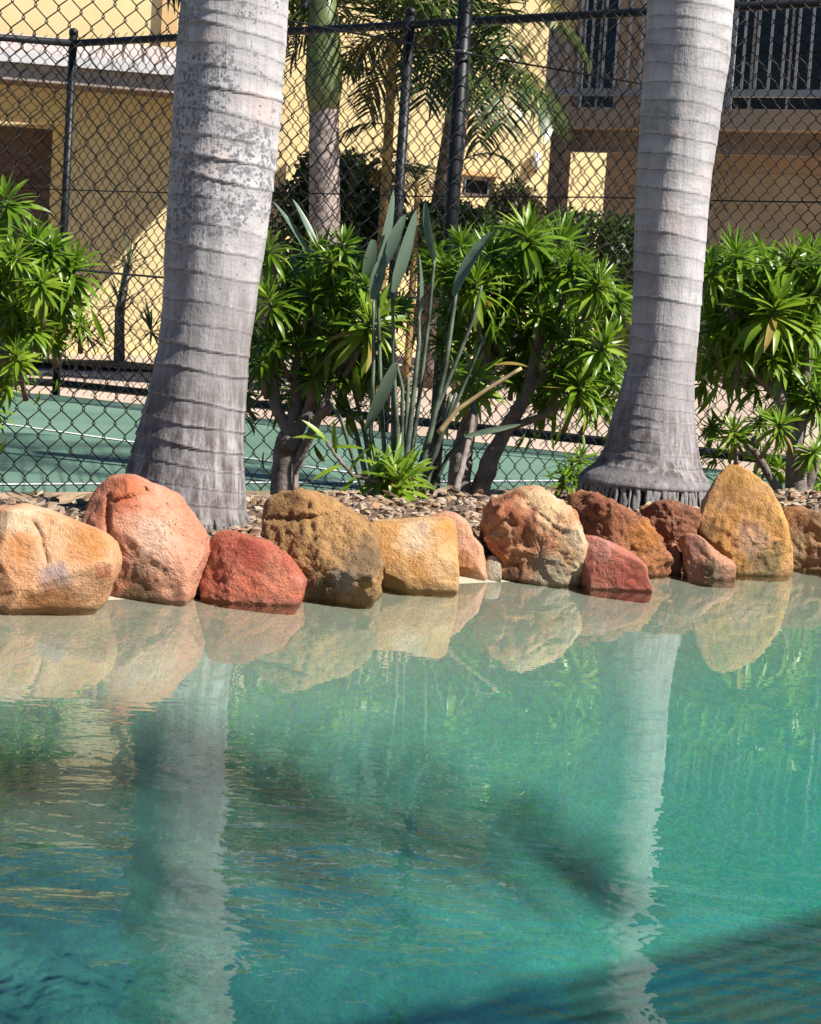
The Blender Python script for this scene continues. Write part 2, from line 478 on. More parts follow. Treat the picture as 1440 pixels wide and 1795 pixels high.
def colour_patches(m, patches, Yf):
    nt = m.node_tree; b = nt.nodes['Principled BSDF']
    src = b.inputs['Base Color'].links[0].from_socket
    pos = nd(nt, 'ShaderNodeNewGeometry').outputs['Position']
    grain = nz(nt, pos, 75, 5, .7); c = src
    for x, y, rad, colr in patches:
        q = at(x, y, Yf); rr = rad * mpp(Yf)
        flat = nd(nt, 'ShaderNodeVectorMath', {0: pos, 1: (1, .35, 1)}, operation='MULTIPLY').outputs[0]
        d = nd(nt, 'ShaderNodeVectorMath', {0: flat, 1: (q.x, q.y * .35, q.z)}, operation='DISTANCE').outputs['Value']
        w_ = nd(nt, 'ShaderNodeTexNoise', {'Vector': pos, 'Scale': .9 / rr, 'Detail': 5.0, 'Roughness': .65, 'Distortion': .8}).outputs[0]
        dd = mth(nt, 'ADD', d, mth(nt, 'MULTIPLY', mth(nt, 'SUBTRACT', w_, .5), rr * 2.2))
        k = sstep(nt, dd, rr * .35, rr * 1.25, .8, 0)
        colr = tuple(v ** 1.12 * .9 for v in colr)
        cc = mixc(nt, sstep(nt, grain, .4, .68, 0, .5), colr, tuple(v * .55 for v in colr))
        c = mixc(nt, k, c, cc)
    nt.links.new(c, b.inputs['Base Color'])
    return m

def boulder(outline, yw, T, key, label, seed, lift=0.0, rough=1.0, facets=7, cracks=(), box=.72, res=1.0, back=0.0):
    """outline: its silhouette in photo pixels; yw: pixel row where its foot meets the water or bed"""
    xm = sum(p[0] for p in outline) / len(outline)
    ybot = max(p[1] for p in outline)
    Yc = gp(xm, yw, lift).y + T * .92 + back
    if lift == 0:                               # settle it so that its waterline shows where the photograph has it
        for _ in range(4):
            vv = boulder_shape(outline, Yc, T, seed, rough, facets, (), box, .3)[0]
            wl = max((px(p)[1] for p in vv if 0 < p.z < .03), default=ybot)
            Yc += (wl - ybot) * Yc / (F * H / Yc) * .8
    verts, faces, C = boulder_shape(outline, Yc, T, seed, rough, facets, cracks, box, res)
    mat = colour_patches(RM[key], TINT.get(key, ()) if seed not in (14, 17, 18, 19, 20, 22) else (), Yc - T * .7)
    mb = MB(); mb.v = verts; mb.f = faces
    base = Vector((C.x, C.y, min(p.z for p in verts)))
    return solo('boulder', mb, mat, label, 'boulder', base, 'boulders lining the pool edge')

RM = dict(
 a=rock_mat('pale_orange_stone', (.62, .33, .17), (.70, .44, .27), (.60, .27, .09), .5, .25, 4, patch=((.80, .68, .50), 4.2, .58, .66)),
 b=rock_mat('pink_stone', (.60, .25, .15), (.66, .37, .25), (.66, .24, .14), .6, .7, 4),
 c=rock_mat('red_pitted_stone', (.46, .13, .075), (.56, .22, .13), (.46, .12, .075), .9, .9, 6, wet=.03),
 d=rock_mat('pale_peach_stone', (.70, .46, .30), (.72, .52, .36), (.66, .40, .24), .4, .2),
 e=rock_mat('ochre_stone', (.38, .22, .09), (.52, .31, .13), (.30, .16, .06), 1.1, .9, 5, wet=.05),
 f=rock_mat('cream_orange_stone', (.56, .30, .11), (.70, .45, .23), (.52, .25, .07), .5, .15, 5, wet=.035),
 g=rock_mat('salmon_stone', (.64, .29, .16), (.66, .40, .27), (.50, .22, .10), .6, .3),
 h=rock_mat('grey_beige_stone', (.42, .36, .27), (.48, .42, .33), (.36, .30, .22), .6, .3),
 i=rock_mat('cream_and_rust_stone', (.46, .17, .08), (.66, .42, .23), (.52, .22, .10), .9, .7, 4.5, patch=((.76, .60, .40), 3.4, .52, .60), wet=.04),
 j=rock_mat('wine_red_stone', (.44, .15, .10), (.52, .22, .15), (.38, .10, .07), .5, .3, wet=.03),
 k=rock_mat('rust_porous_stone', (.34, .13, .06), (.46, .20, .08), (.24, .09, .06), 1.3, 1.0, 7),
 l=rock_mat('rust_brown_stone', (.27, .11, .06), (.38, .17, .08), (.22, .08, .05), 1.3, 1.0, 7),
 m=rock_mat('pink_brown_stone', (.50, .23, .15), (.56, .32, .20), (.42, .17, .08), .8, .5, wet=.035),
 n=rock_mat('golden_stone', (.62, .32, .10), (.68, .39, .14), (.64, .37, .20), .8, .4, 3.4, wet=.05),
 o=rock_mat('brown_crusted_stone', (.34, .20, .10), (.48, .29, .14), (.26, .13, .07), 1.1, .8, 6, wet=.04),
)
boulder([(-70, 935), (-40, 902), (0, 889), (40, 885), (85, 895), (130, 913), (185, 935), (205, 954), (210, 980), (206, 1012), (192, 1028), (165, 1048), (130, 1060), (90, 1068), (0, 1070), (-70, 1068)],
        1064, .12, 'a', 'pale orange smooth boulder with a white end, beside the tall cracked pink one', 1, rough=.35, facets=5, cracks=[([(58, 915), (70, 940), (82, 985)], 4, .006)])
boulder([(205, 832), (186, 838), (168, 860), (155, 890), (149, 916), (160, 960), (178, 1010), (190, 1042), (240, 1056), (290, 1050), (330, 1038), (352, 1008), (367, 968), (358, 935), (338, 905), (315, 875), (285, 856), (256, 848), (238, 836)],
        1052, .12, 'b', 'tall salmon pink boulder with a cracked top, leaning at the lichen-spotted palm', 2, rough=.55, facets=5, cracks=[([(190, 868), (188, 900), (190, 940)], 4, .012), ([(200, 880), (230, 872), (256, 858)], 3.5, .012)])
boulder([(377, 934), (366, 961), (345, 1033), (349, 1046), (407, 1053), (474, 1061), (530, 1056), (536, 1017), (528, 1004), (507, 979), (484, 961), (453, 945), (415, 934), (389, 931)],
        1055, .10, 'c', 'dark red pitted boulder, low and wet at its foot', 3, rough=.6, facets=5)
boulder([(345, 950), (365, 936), (400, 930), (430, 935), (442, 945), (442, 975), (352, 985)],
        985, .05, 'd', 'small pale peach stone tucked behind the dark red boulder', 4, lift=.02, rough=.3, res=.5, back=.03)
boulder([(484, 866), (520, 859), (546, 866), (587, 884), (638, 914), (659, 935), (672, 992), (662, 1038), (625, 1050), (561, 1050), (510, 1035), (478, 990), (462, 935), (464, 905), (473, 876)],
        1046, .13, 'e', 'large ochre brown rough boulder with a crack across its top', 5, rough=1.1, facets=6, cracks=[([(470, 912), (520, 910), (560, 906), (590, 900)], 4, .010)])
boulder([(646, 914), (723, 911), (784, 907), (799, 919), (802, 951), (805, 995), (802, 1031), (765, 1039), (682, 1036), (668, 995), (650, 935)],
        1036, .10, 'f', 'smooth cream and orange block-shaped boulder with a flat top', 6, rough=.3, facets=4, box=.55)
boulder([(748, 906), (779, 896), (804, 901), (820, 917), (846, 957), (867, 995), (867, 1008), (834, 1017), (800, 1019), (760, 1000), (742, 940)],
        1015, .09, 'g', 'salmon pink wedge-shaped boulder behind the cream block-shaped one', 7, rough=.4, facets=4, back=.04)
boulder([(853, 978), (868, 970), (880, 990), (882, 1015), (862, 1020), (848, 1003)],
        1017, .035, 'h', 'small beige stone between the salmon wedge and the round cream boulder', 8, rough=.3, res=.45)
boulder([(879, 873), (912, 857), (940, 857), (973, 874), (1004, 894), (1016, 918), (1026, 948), (1024, 984), (1015, 1020), (959, 1025), (904, 1019), (880, 1007), (868, 979), (845, 945), (847, 915), (861, 887)],
        1021, .135, 'i', 'round cream boulder with a rust red patch and crusty foot', 9, rough=1.15, facets=6, cracks=[([(862, 930), (885, 912), (905, 922)], 3.5, .006), ([(925, 885), (950, 905), (985, 935)], 4, .006)])
boulder([(1022, 938), (1047, 940), (1101, 962), (1133, 987), (1157, 1024), (1152, 1033), (1101, 1037), (1021, 1026), (1017, 979)],
        1031, .09, 'j', 'low wine red sloping boulder, wet where it enters the water', 10, rough=.4, facets=4)
boulder([(988, 868), (1018, 859), (1044, 866), (1076, 877), (1108, 896), (1130, 912), (1159, 947), (1179, 979), (1159, 1010), (1080, 1000), (1022, 975), (1008, 905)],
        1004, .11, 'k', 'rust orange porous boulder above the wine red one', 11, rough=1.3, facets=6, back=.03)
boulder([(1122, 891), (1159, 877), (1200, 884), (1227, 899), (1223, 930), (1208, 950), (1178, 962), (1155, 945), (1130, 912)],
        985, .08, 'l', 'dark rust brown boulder against the palm roots', 12, lift=.03, rough=1.3, facets=5, back=.06)
boulder([(1189, 944), (1210, 932), (1229, 940), (1255, 965), (1287, 988), (1297, 1008), (1268, 1017), (1223, 1015), (1208, 992), (1198, 973)],
        1013, .055, 'm', 'small pinkish brown boulder at the foot of the tall golden one', 13, rough=.6, facets=4, res=.7)
boulder([(1173, 954), (1188, 949), (1201, 979), (1209, 995), (1186, 1006), (1170, 993)],
        1004, .04, 'm', 'little brown stone wedged between the rust porous and the small pinkish boulder', 14, rough=.6, facets=3, res=.5)
boulder([(1277, 816), (1296, 816), (1319, 828), (1347, 853), (1363, 883), (1376, 925), (1386, 960), (1393, 988), (1386, 1003), (1338, 1009), (1290, 995), (1236, 950), (1220, 928), (1235, 880), (1260, 842)],
        1005, .125, 'n', 'tall golden orange boulder rising to a blunt point', 15, rough=.6, facets=5)
boulder([(1366, 892), (1405, 888), (1440, 903), (1500, 930), (1520, 1005), (1440, 1006), (1388, 1002), (1372, 950)],
        1003, .11, 'o', 'brown crusted boulder just past the tall golden one', 16, rough=1.1, facets=6)

# the row goes on past both sides of the view
for X0, wd, top, yb, key, sd, lab in ((1525, 150, 840, 990, 'f', 17, 'cream boulder further along the edge, past the brown crusted one'), (1655, 140, 870, 975, 'k', 18, 'rust boulder near the end of the row, by the far palm'), (1790, 150, 850, 962, 'b', 19, 'pink boulder closing the row by the far palm'),
                                      (-235, 165, 900, 1085, 'e', 20, 'ochre boulder before the pale orange one, at the start of the row'), (-390, 160, 930, 1105, 'c', 22, 'red boulder at the very start of the row')):
    boulder([(X0 + wd / 2 + wd / 2 * math.cos(a_) * (1 + .12 * math.sin(3 * a_ + sd)), (top + yb) / 2 - (yb - top) / 2 * math.sin(a_) * (1 + .10 * math.cos(2 * a_ + sd))) for a_ in [k * math.pi / 8 for k in range(16)]],
            yb, .11, key, lab, sd, rough=.7, facets=6, res=.6)

# ------------------------------------------------------------------ pebbles and litter on the bed
def mat_pebble():
    m, nt, b = newmat('river_pebble')
    rv = nd(nt, 'ShaderNodeObjectInfo').outputs['Random']
    pos = nd(nt, 'ShaderNodeNewGeometry').outputs['Position']
    cell = vor(nt, pos, 34, out=1)
    cr = nd(nt, 'ShaderNodeValToRGB', {0: mth(nt, 'FRACT', mth(nt, 'ADD', rv, sep(nt, cell)[0]))})
    cols = [(.33, .22, .13), (.40, .30, .20), (.22, .115, .06), (.27, .21, .16), (.46, .36, .26), (.11, .075, .055), (.36, .19, .09)]
    e = cr.color_ramp.elements; e[0].position = 0; e[0].color = cols[0] + (1,); e[1].position = 1; e[1].color = cols[-1] + (1,)
    for k in range(1, 6): x = e.new(k / 6); x.color = cols[k] + (1,)
    sset(nt, b.inputs['Base Color'], mixc(nt, sstep(nt, nz(nt, pos, 90, 3), .4, .7, 0, .4), cr.outputs[0], (.35, .25, .17)))
    b.inputs['Roughness'].default_value = .75
    return m
M_peb = mat_pebble()
def pebble_shape(seed):
    r = random.Random(seed); v, f = [], []
    n, k = 6, 3
    v.append(Vector((0, 0, -.6)))
    for j in range(1, k):
        a = math.pi * j / k - math.pi / 2
        for i in range(n):
            t = 2 * math.pi * (i + .5 * j) / n
            s = r.uniform(.62, 1.25)
            v.append(Vector((math.cos(a) * math.cos(t) * s, .75 * math.cos(a) * math.sin(t) * s, .6 * math.sin(a) * s)))
    v.append(Vector((0, 0, .6)))
    for i in range(n): f.append((0, 1 + (i + 1) % n, 1 + i))
    for j in range(k - 2):
        for i in range(n): f.append((1 + j * n + i, 1 + j * n + (i + 1) % n, 1 + (j + 1) * n + (i + 1) % n, 1 + (j + 1) * n + i))
    o = 1 + (k - 2) * n; t = len(v) - 1
    for i in range(n): f.append((o + i, o + (i + 1) % n, t))
    return v, f
PSH = [pebble_shape(s) for s in range(5)]
PME = []
for v, f in PSH:
    q = MB().add(v, f); PME.append(q.mesh('pebble', M_peb, smooth=False))
WIN = [(360, 470, 862, 945), (585, 880, 868, 945), (60, 170, 870, 930), (470, 600, 845, 885), (950, 1010, 850, 880), (1370, 1440, 870, 905)]
shown = 0; rest = MB()
spots = []
for k in range(7000):
    u, e = rnd.uniform(-1.3, 3.2), .10 + 2.3 * rnd.random() ** 1.5
    p = ue(u, e); s = rnd.uniform(.008, .016) * (1.5 if rnd.random() < .10 else 1)
    z = tab(e, BED) + .016 * noise.fractal(Vector((p.x * 3, p.y * 3, 1)), .8, 2, 3) + s * .3
    X, Yp = px((p.x, p.y, z))
    vis = any(a < X < b and c < Yp < d for a, b, c, d in WIN)
    spots.append((not vis, p.y, p, z, s))
spots.sort(key=lambda q: (q[0], q[1]))
for i, (hid, _, p, z, s) in enumerate(spots):
    M = Matrix.Translation((p.x, p.y, z)) @ Matrix.Rotation(rnd.uniform(0, 6.28), 4, 'Z') @ Matrix.Rotation(rnd.uniform(-.5, .5), 4, 'X') @ Matrix.Scale(s, 4)
    k = rnd.randrange(5)
    if not hid and shown < 290:
        place('pebble', PME[k], bed, M); shown += 1
    else:
        rest.add([M @ v for v in PSH[k][0]], PSH[k][1])
o = part('pebble_cover', rest, M_peb, bed, False); o['kind'] = 'stuff'
# ------------------------------------------------------------------ foreground palms
def trunk_mat(name, spots, stain, zstain):
    m, nt, b = newmat(name)
    o = objco(nt)
    z = sep(nt, o)[2]
    l = nz(nt, objco(nt, (1, 1, .5)), 9, 4, .6)
    fine = nz(nt, objco(nt, (60, 60, 5)), 1.6, 4, .7)
    band = nz(nt, objco(nt, (3, 3, 30)), 1, 3, .6)
    c = mixc(nt, sstep(nt, l, .3, .7), (.31, .292, .292), (.53, .503, .503))
    c = mixc(nt, sstep(nt, band, .35, .7, 0, .4), c, (.565, .52, .515))
    pk = nz(nt, o, 7, 3, .5)
    c = mixc(nt, sstep(nt, pk, .55, .72, 0, .45), c, (.58, .42, .38))
    c = mixc(nt, sstep(nt, fine, .45, .75, 0, .4), c, (.24, .215, .215))
    # lichen spots
    ws = nd(nt, 'ShaderNodeTexNoise', {'Vector': o, 'Scale': 90.0, 'Detail': 2.0}).outputs[1]
    wo = nd(nt, 'ShaderNodeVectorMath', {0: ws, 1: (.008, .008, .008), 2: o}, operation='MULTIPLY_ADD').outputs[0]
    dens = mth(nt, 'MULTIPLY', sstep(nt, nz(nt, o, 8, 4, .65), .34, .56), sstep(nt, z, .25, .62))
    for sc_, lo, hi, amt in ((150, .10, .50, .8), (75, .0, .42, .75), (40, -.1, .34, .55)):
        sp = vor(nt, wo, sc_)
        rsel = sep(nt, vor(nt, wo, sc_, out=1))[0]
        th = mth(nt, 'MULTIPLY', mth(nt, 'SUBTRACT', mth(nt, 'MULTIPLY', dens, mth(nt, 'ADD', .35, rsel)), .42), hi * 1.6)
        k = mth(nt, 'LESS_THAN', sp, th)
        c = mixc(nt, mth(nt, 'MULTIPLY', k, amt * spots), c, (.13, .13, .15))
    # dark mould towards the foot and in drips
    dr = nz(nt, objco(nt, (14, 14, 3)), 1, 5, .7)
    zz = mth(nt, 'ADD', z, mth(nt, 'MULTIPLY', mth(nt, 'SUBTRACT', dr, .5), .45))
    c = mixc(nt, mth(nt, 'MULTIPLY', sstep(nt, zz, zstain * .2, zstain * 1.1, stain, 0), sstep(nt, nz(nt, objco(nt, (40, 40, 6)), 1, 5, .75), .34, .60, .35, 1)), c, (.075, .057, .050))
    hb = nz(nt, objco(nt, (5, 5, 16)), 1, 6, .75, .8)
    c = mixc(nt, sstep(nt, hb, .50, .68, 0, .55), c, (.20, .185, .185))
    mo = nz(nt, objco(nt, (9, 9, 5)), 1, 6, .75, .5)
    c = mixc(nt, sstep(nt, mo, .58, .72, 0, .62), c, (.16, .145, .145))
    ring = nd(nt, 'ShaderNodeAttribute', attribute_name='ring').outputs['Fac']  # dark slits, plus shade under each lip and its lit edge put into colour
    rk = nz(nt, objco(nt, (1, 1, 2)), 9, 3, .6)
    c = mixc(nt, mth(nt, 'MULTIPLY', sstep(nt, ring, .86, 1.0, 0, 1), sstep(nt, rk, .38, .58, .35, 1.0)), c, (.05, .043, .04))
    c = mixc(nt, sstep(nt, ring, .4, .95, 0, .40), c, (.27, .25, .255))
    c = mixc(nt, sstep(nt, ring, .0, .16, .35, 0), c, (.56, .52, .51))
    sset(nt, b.inputs['Base Color'], c); b.inputs['Roughness'].default_value = .82
    b.inputs['Specular IOR Level'].default_value = .3
    h = mth(nt, 'ADD', mth(nt, 'MULTIPLY', fine, .5), mth(nt, 'MULTIPLY', nz(nt, o, 120, 3, .6), .4))
    h = mth(nt, 'ADD', h, mth(nt, 'MULTIPLY', l, .8))
    sset(nt, b.inputs['Normal'], bump(nt, h, .8, .0045))
    return m

def palm_trunk(parent, rows, Yc, rings, tilt, mat, top_z, seed, lip=.05):
    """rows: (pixel row, left edge, right edge); rings: pixel rows of the leaf scars"""
    def mid(y):
        l = tab(y, [(a, b) for a, b, c in rows]); r = tab(y, [(a, c) for a, b, c in rows])
        return at((l + r) / 2, y, Yc), (r - l) / 2 * mpp(Yc) * .997
    ys = [rows[0][0] + (rows[-1][0] - rows[0][0]) * k / 300 for k in range(301)]
    prof = sorted([(mid(y)[0].z, mid(y)[0].x, mid(y)[1]) for y in ys])
    ztop, xtop, rtop = prof[-1]
    lean = (prof[-1][1] - prof[-80][1]) / (prof[-1][0] - prof[-80][0])
    def axis(z):
        if z >= ztop:
            return xtop + lean * (z - ztop) * (1 - .08 * (z - ztop)), rtop * (1 - .045 * (z - ztop))
        return tab(z, [(a, b) for a, b, c in prof]), tab(z, [(a, c) for a, b, c in prof])
    rz = sorted(mid(y)[0].z for y in rings)
    r = random.Random(seed)
    while rz[-1] < top_z: rz.append(rz[-1] + r.uniform(.045, .065))
    z0 = prof[0][0] - .05
    axT = [(z, *axis(z)) for z in [z0 + (top_z - z0) * k / 600 for k in range(601)]]
    ax1 = [(a, b) for a, b, c in axT]; ax2 = [(a, c) for a, b, c in axT]
    n = 84; verts, faces, att = [], [], []
    zs = []; z = z0
    while z < top_z: zs.append(z); z += .0028 if z < 1.75 else .02
    # each scar tilts and wavers by itself
    pr = [(r.uniform(.8, 1.15), r.uniform(-.25, .25), r.uniform(.1, 1.5)) for _ in rz]
    for z in zs:
        ax, rad = tab(z, ax1), tab(z, ax2)
        # nearest rings around z
        lo = 0
        for k in range(len(rz)):
            if rz[k] <= z + .05: lo = k
            else: break
        cand = range(max(0, lo - 3), min(len(rz), lo + 4))
        for i in range(n):
            t = 2 * math.pi * i / n
            below, above, gk = z0 - .05, rz[-1] + .06, .5
            for k in cand:
                a, ph, g = pr[k]
                zr = rz[k] - tilt * a * rad * math.cos(t + ph) + .0018 * math.sin(3 * t + k * 1.7)
                if zr <= z and zr > below: below = zr
                if zr > z and zr < above: above = zr; gk = g
            s = (z - below) / max(1e-4, above - below)
            gm = gk * max(.1, .75 + 1.1 * noise.noise(Vector((math.cos(t) * 1.3, math.sin(t) * 1.3, round(above * 40) * .37 + seed))))
            prof_r = lip * gm * ((1 - s) ** 2.6 - .25) - (.008 * math.exp(-((1 - s) / .06) ** 2))
            rr = rad * (1 + prof_r * .85) + .0022 * noise.fractal(Vector((math.cos(t) * 2, math.sin(t) * 2, z * 6 + seed)), .8, 2, 3)
            rr += rad * .02 * noise.noise(Vector((math.cos(t) * .8, math.sin(t) * .8, z * 2.2 + seed)))
            verts.append(Vector((ax + rr * math.cos(t), Yc + rr * math.sin(t), z)))
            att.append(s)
    for j in range(len(zs) - 1):
        for i in range(n):
            faces.append((j * n + i, j * n + (i + 1) % n, (j + 1) * n + (i + 1) % n, (j + 1) * n + i))
    mb = MB(); mb.v = verts; mb.f = faces
    o = part('trunk', mb, mat, parent)
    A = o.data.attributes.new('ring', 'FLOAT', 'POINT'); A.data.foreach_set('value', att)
    return axis, z0

def leaf_mat(name, c1, c2, tr=.35, rough=.38, spec=.45, tip=None, sub=.0):
    m, nt, b = newmat(name)
    rv = nd(nt, 'ShaderNodeObjectInfo').outputs['Random']
    pos = nd(nt, 'ShaderNodeNewGeometry').outputs['Position']
    f = mth(nt, 'FRACT', mth(nt, 'ADD', rv, mth(nt, 'MULTIPLY', nz(nt, pos, 9, 3), 1.6)))
    c = mixc(nt, f, c1, c2)
    if tip:
        c = mixc(nt, sstep(nt, nz(nt, pos, 4.0, 2), .66, .76, 0, .8), c, tip)
    sset(nt, b.inputs['Base Color'], c); b.inputs['Roughness'].default_value = rough
    b.inputs['Specular IOR Level'].default_value = spec
    t = nd(nt, 'ShaderNodeBsdfTranslucent', {'Color': mixc(nt, .5, c, tuple(min(1, x * 1.9) for x in c2))}).outputs[0]
    mx = nd(nt, 'ShaderNodeMixShader', {0: tr, 1: b.outputs[0], 2: t}).outputs[0]
    nt.links.new(mx, nt.nodes['Material Output'].inputs['Surface'])
    return m
M_frond = leaf_mat('palm_frond_green', (.055, .11, .018), (.12, .19, .035), .3)
M_frond_dry = leaf_mat('palm_frond_dry', (.24, .11, .03), (.36, .22, .06), .25, .6)
M_frond_gold = leaf_mat('palm_frond_yellowing', (.08, .09, .02), (.24, .18, .035), .3)
M_frond_bg = leaf_mat('garden_palm_frond', (.028, .055, .010), (.06, .10, .02), .25)
M_shaft = plain('crownshaft_green', (.12, .15, .05), .45, .2, 8)

def frond_mesh(name, mat, L=2.2, leaf=.42, n=34, el0=60, droop=115, seed=0, wd=.022, hang=.35):
    r = random.Random(seed); mb = MB()
    pts = []; p = Vector((0, 0, 0)); N = 26
    for k in range(N + 1):
        pts.append(p.copy())
        a = R(el0 - droop * (k / N) ** 1.25)
        p = p + Vector((math.cos(a), 0, math.sin(a))) * (L / N)
    mb.tube(pts, [.016 * (1 - .85 * k / N) * (L / 2.2) + .0015 for k in range(N + 1)], 5)
    for i in range(n):
        t = .16 + .83 * i / (n - 1)
        x = t * N; k = min(N - 1, int(x)); q = pts[k].lerp(pts[k + 1], x - k)
        tg = (pts[k + 1] - pts[k]).normalized(); up = Vector((-tg.z, 0, tg.x))
        ll = leaf * math.sin(math.pi * (.12 + .80 * t)) ** .7 * r.uniform(.85, 1.1)
        for sgn in (-1, 1):
            d = (tg * r.uniform(.45, .8) + Vector((0, sgn, 0)) + up * r.uniform(.0, .35)).normalized()
            wv = d.cross(Vector((0, 0, 1)));
            wv = (tg * .9 + up * .3).normalized()
            wv = (wv - d * wv.dot(d)).normalized() * wd / 2
            v = []
            for s, ww in ((0, .5), (.3, 1), (.65, .8), (1, .05)):
                c = q + d * ll * s - Vector((0, 0, hang * ll * s * s))
                v += [c - wv * ww, c + wv * ww]
            mb.add(v, [(0, 1, 3, 2), (2, 3, 5, 4), (4, 5, 7, 6)])
    return mb.mesh(name, mat)

def crown(parent, top, fronds, nf, seed, el=(15, 75), sc_=(.85, 1.1), name='frond', yaw0=None):
    r = random.Random(seed)
    for k in range(nf):
        a = (yaw0 if yaw0 is not None else r.uniform(0, 6.28)) + k * 2.3999
        tl = R(r.uniform(-14, 14))
        s = r.uniform(*sc_)
        M = Matrix.Translation(top) @ Matrix.Rotation(a, 4, 'Z') @ Matrix.Rotation(tl, 4, 'Y') @ Matrix.Rotation(r.uniform(-.3, .3), 4, 'X') @ Matrix.Scale(s, 4)
        place(name, fronds[k % len(fronds)], parent, M)

FR = [frond_mesh('frond', M_frond, 1.9, .40, 40, 62, 120, 1), frond_mesh('frond', M_frond, 1.8, .38, 38, 35, 95, 2), frond_mesh('frond', M_frond, 1.7, .38, 38, 10, 75, 3)]

def root_ring(parent, cx, cy, r_in, r_out, ztop, zbot, n, seed, mat, a0=0, a1=2 * math.pi, sw=.062):
    r = random.Random(seed); shapes = []
    for s in range(5):
        mb = MB(); k = 6
        pts = [Vector((t / k + .08 * r.uniform(-1, 1), .10 * r.uniform(-1, 1), -(t / k) ** 1.5)) for t in range(k + 1)]
        rad = [.17 * (1 - .45 * t / k) * r.uniform(.8, 1.2) for t in range(k + 1)]
        mb.tube(pts, rad, 6); shapes.append(mb.mesh('root', mat))
    for i in range(n):
        a = a0 + (a1 - a0) * (i + r.uniform(-.35, .35)) / n
        d = Vector((math.cos(a), math.sin(a), 0)); y = Vector((-d.y, d.x, 0)); hgt = ztop - zbot
        L = (r_out - r_in) * r.uniform(.75, 1.15)
        sy = sw * r.uniform(.6, 1.3)
        M = Matrix(((d.x * L, y.x * sy, 0, cx + d.x * r_in), (d.y * L, y.y * sy, 0, cy + d.y * r_in), (0, 0, hgt * r.uniform(.9, 1.1), ztop - r.uniform(0, .012)), (0, 0, 0, 1)))
        place('root', shapes[i % 5], parent, M)

M_root = plain('palm_root', (.50, .47, .46), .85, .3, 22, .004, 120, c2=(.24, .21, .20))
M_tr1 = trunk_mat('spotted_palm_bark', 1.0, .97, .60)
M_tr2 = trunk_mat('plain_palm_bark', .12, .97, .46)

Y1 = 3.93
b1 = at(330, 912, Y1)
palm1 = thing('palm_tree', 'pale grey palm trunk with dark lichen spots, behind the tall pink boulder', 'palm tree', (b1.x, Y1, b1.z))
rows1 = [(-40, 321, 508), (0, 318, 505), (100, 311, 499), (200, 305, 492), (300, 299, 480), (400, 293, 468), (500, 289, 453), (560, 285, 446), (620, 275, 438), (700, 257, 433), (750, 244, 430), (800, 230, 430), (850, 214, 432), (880, 206, 433), (915, 200, 436), (940, 192, 440)]
rings1 = [-20, 12, 35, 63, 93, 131, 163, 207, 247, 283, 318, 357, 398, 440, 482, 533, 571, 612, 648, 702, 742, 778, 808, 842, 872, 900, 925]
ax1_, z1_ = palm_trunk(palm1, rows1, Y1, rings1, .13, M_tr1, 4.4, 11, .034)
X1 = ax1_(4.35)[0]
part('crownshaft', MB().tube([(X1, Y1, 4.25), (X1, Y1, 4.45), (X1 + .01, Y1, 4.9), (X1 + .02, Y1, 5.25)], [.09, .125, .10, .05], 20), M_shaft, palm1)
crown(palm1, Vector((X1 + .01, Y1, 5.0)), FR, 11, 5)
xa, ra = ax1_(.13)
root_ring(palm1, xa, Y1, ra * .95, ra * 1.2, .105, .045, 74, 3, M_root, sw=.034)

Y2 = 5.0
b2 = at(1128, 885, Y2)
palm2 = thing('palm_tree', 'pinkish grey palm trunk flaring to a skirt of pale stub roots', 'palm tree', (b2.x, Y2, b2.z))
rows2 = [(-40, 1140, 1288), (0, 1137, 1285), (100, 1132, 1278), (200, 1125, 1262), (300, 1118, 1248), (400, 1112, 1240), (500, 1110, 1232), (560, 1109, 1228), (640, 1102, 1220), (700, 1084, 1217), (750, 1070, 1220), (790, 1060, 1226), (815, 1045, 1231), (832, 1022, 1240), (846, 1010, 1247), (853, 1014, 1244), (858, 1050, 1222), (895, 1050, 1222)]
rings2 = [-30, 15, 42, 65, 90, 122, 155, 185, 216, 246, 277, 304, 338, 375, 413, 450, 485, 527, 573, 598, 628, 664, 690, 712, 733, 752, 772, 790, 806, 824]
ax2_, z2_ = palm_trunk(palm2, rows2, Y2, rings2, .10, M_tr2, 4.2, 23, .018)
X2 = ax2_(4.15)[0]
part('crownshaft', MB().tube([(X2, Y2, 4.05), (X2, Y2, 4.25), (X2 + .01, Y2, 4.7), (X2 + .02, Y2, 5.0)], [.08, .115, .09, .045], 20), M_shaft, palm2)
crown(palm2, Vector((X2 + .01, Y2, 4.8)), FR, 11, 9)
zr = at(1128, 845, Y2).z; xa, ra = ax2_(zr)
root_ring(palm2, xa, Y2, ra * .94, ra * 1.04, zr + .0, zr - .10, 84, 8, M_root, sw=.045)
root_ring(palm2, xa, Y2, ra * .82, ra * .94, zr - .01, zr - .10, 70, 18, M_root, sw=.045)

# a palm on the deck behind the added slat roof; only its shade reaches the view
for u_, e_, nf, sd, lab in ((-.72, -1.28, 15, 21, 'palm standing on the deck behind the added slat roof'),):
    b3 = sunpt(ue(u_, e_, .1), 6.3); b3.z = .09
    palm3 = thing('palm_tree', lab, 'palm tree', b3)
    part('trunk', MB().tube([b3 + Vector((.04 * math.sin(k), 0, k * .7 - .02)) for k in range(10)], [.12, .09, .08, .075, .07, .065, .06, .055, .05, .05], 20), M_tr2, palm3)
    crown(palm3, b3 + Vector((0, 0, 6.25)), FR, nf, sd, sc_=(.66, .80))
    for yw_, s_ in ((R(52), 1.0), (R(30), .95)): place('frond', FR[1], palm3, Matrix.Translation(b3 + Vector((0, 0, 6.25))) @ Matrix.Rotation(yw_, 4, 'Z') @ Matrix.Scale(s_, 4))
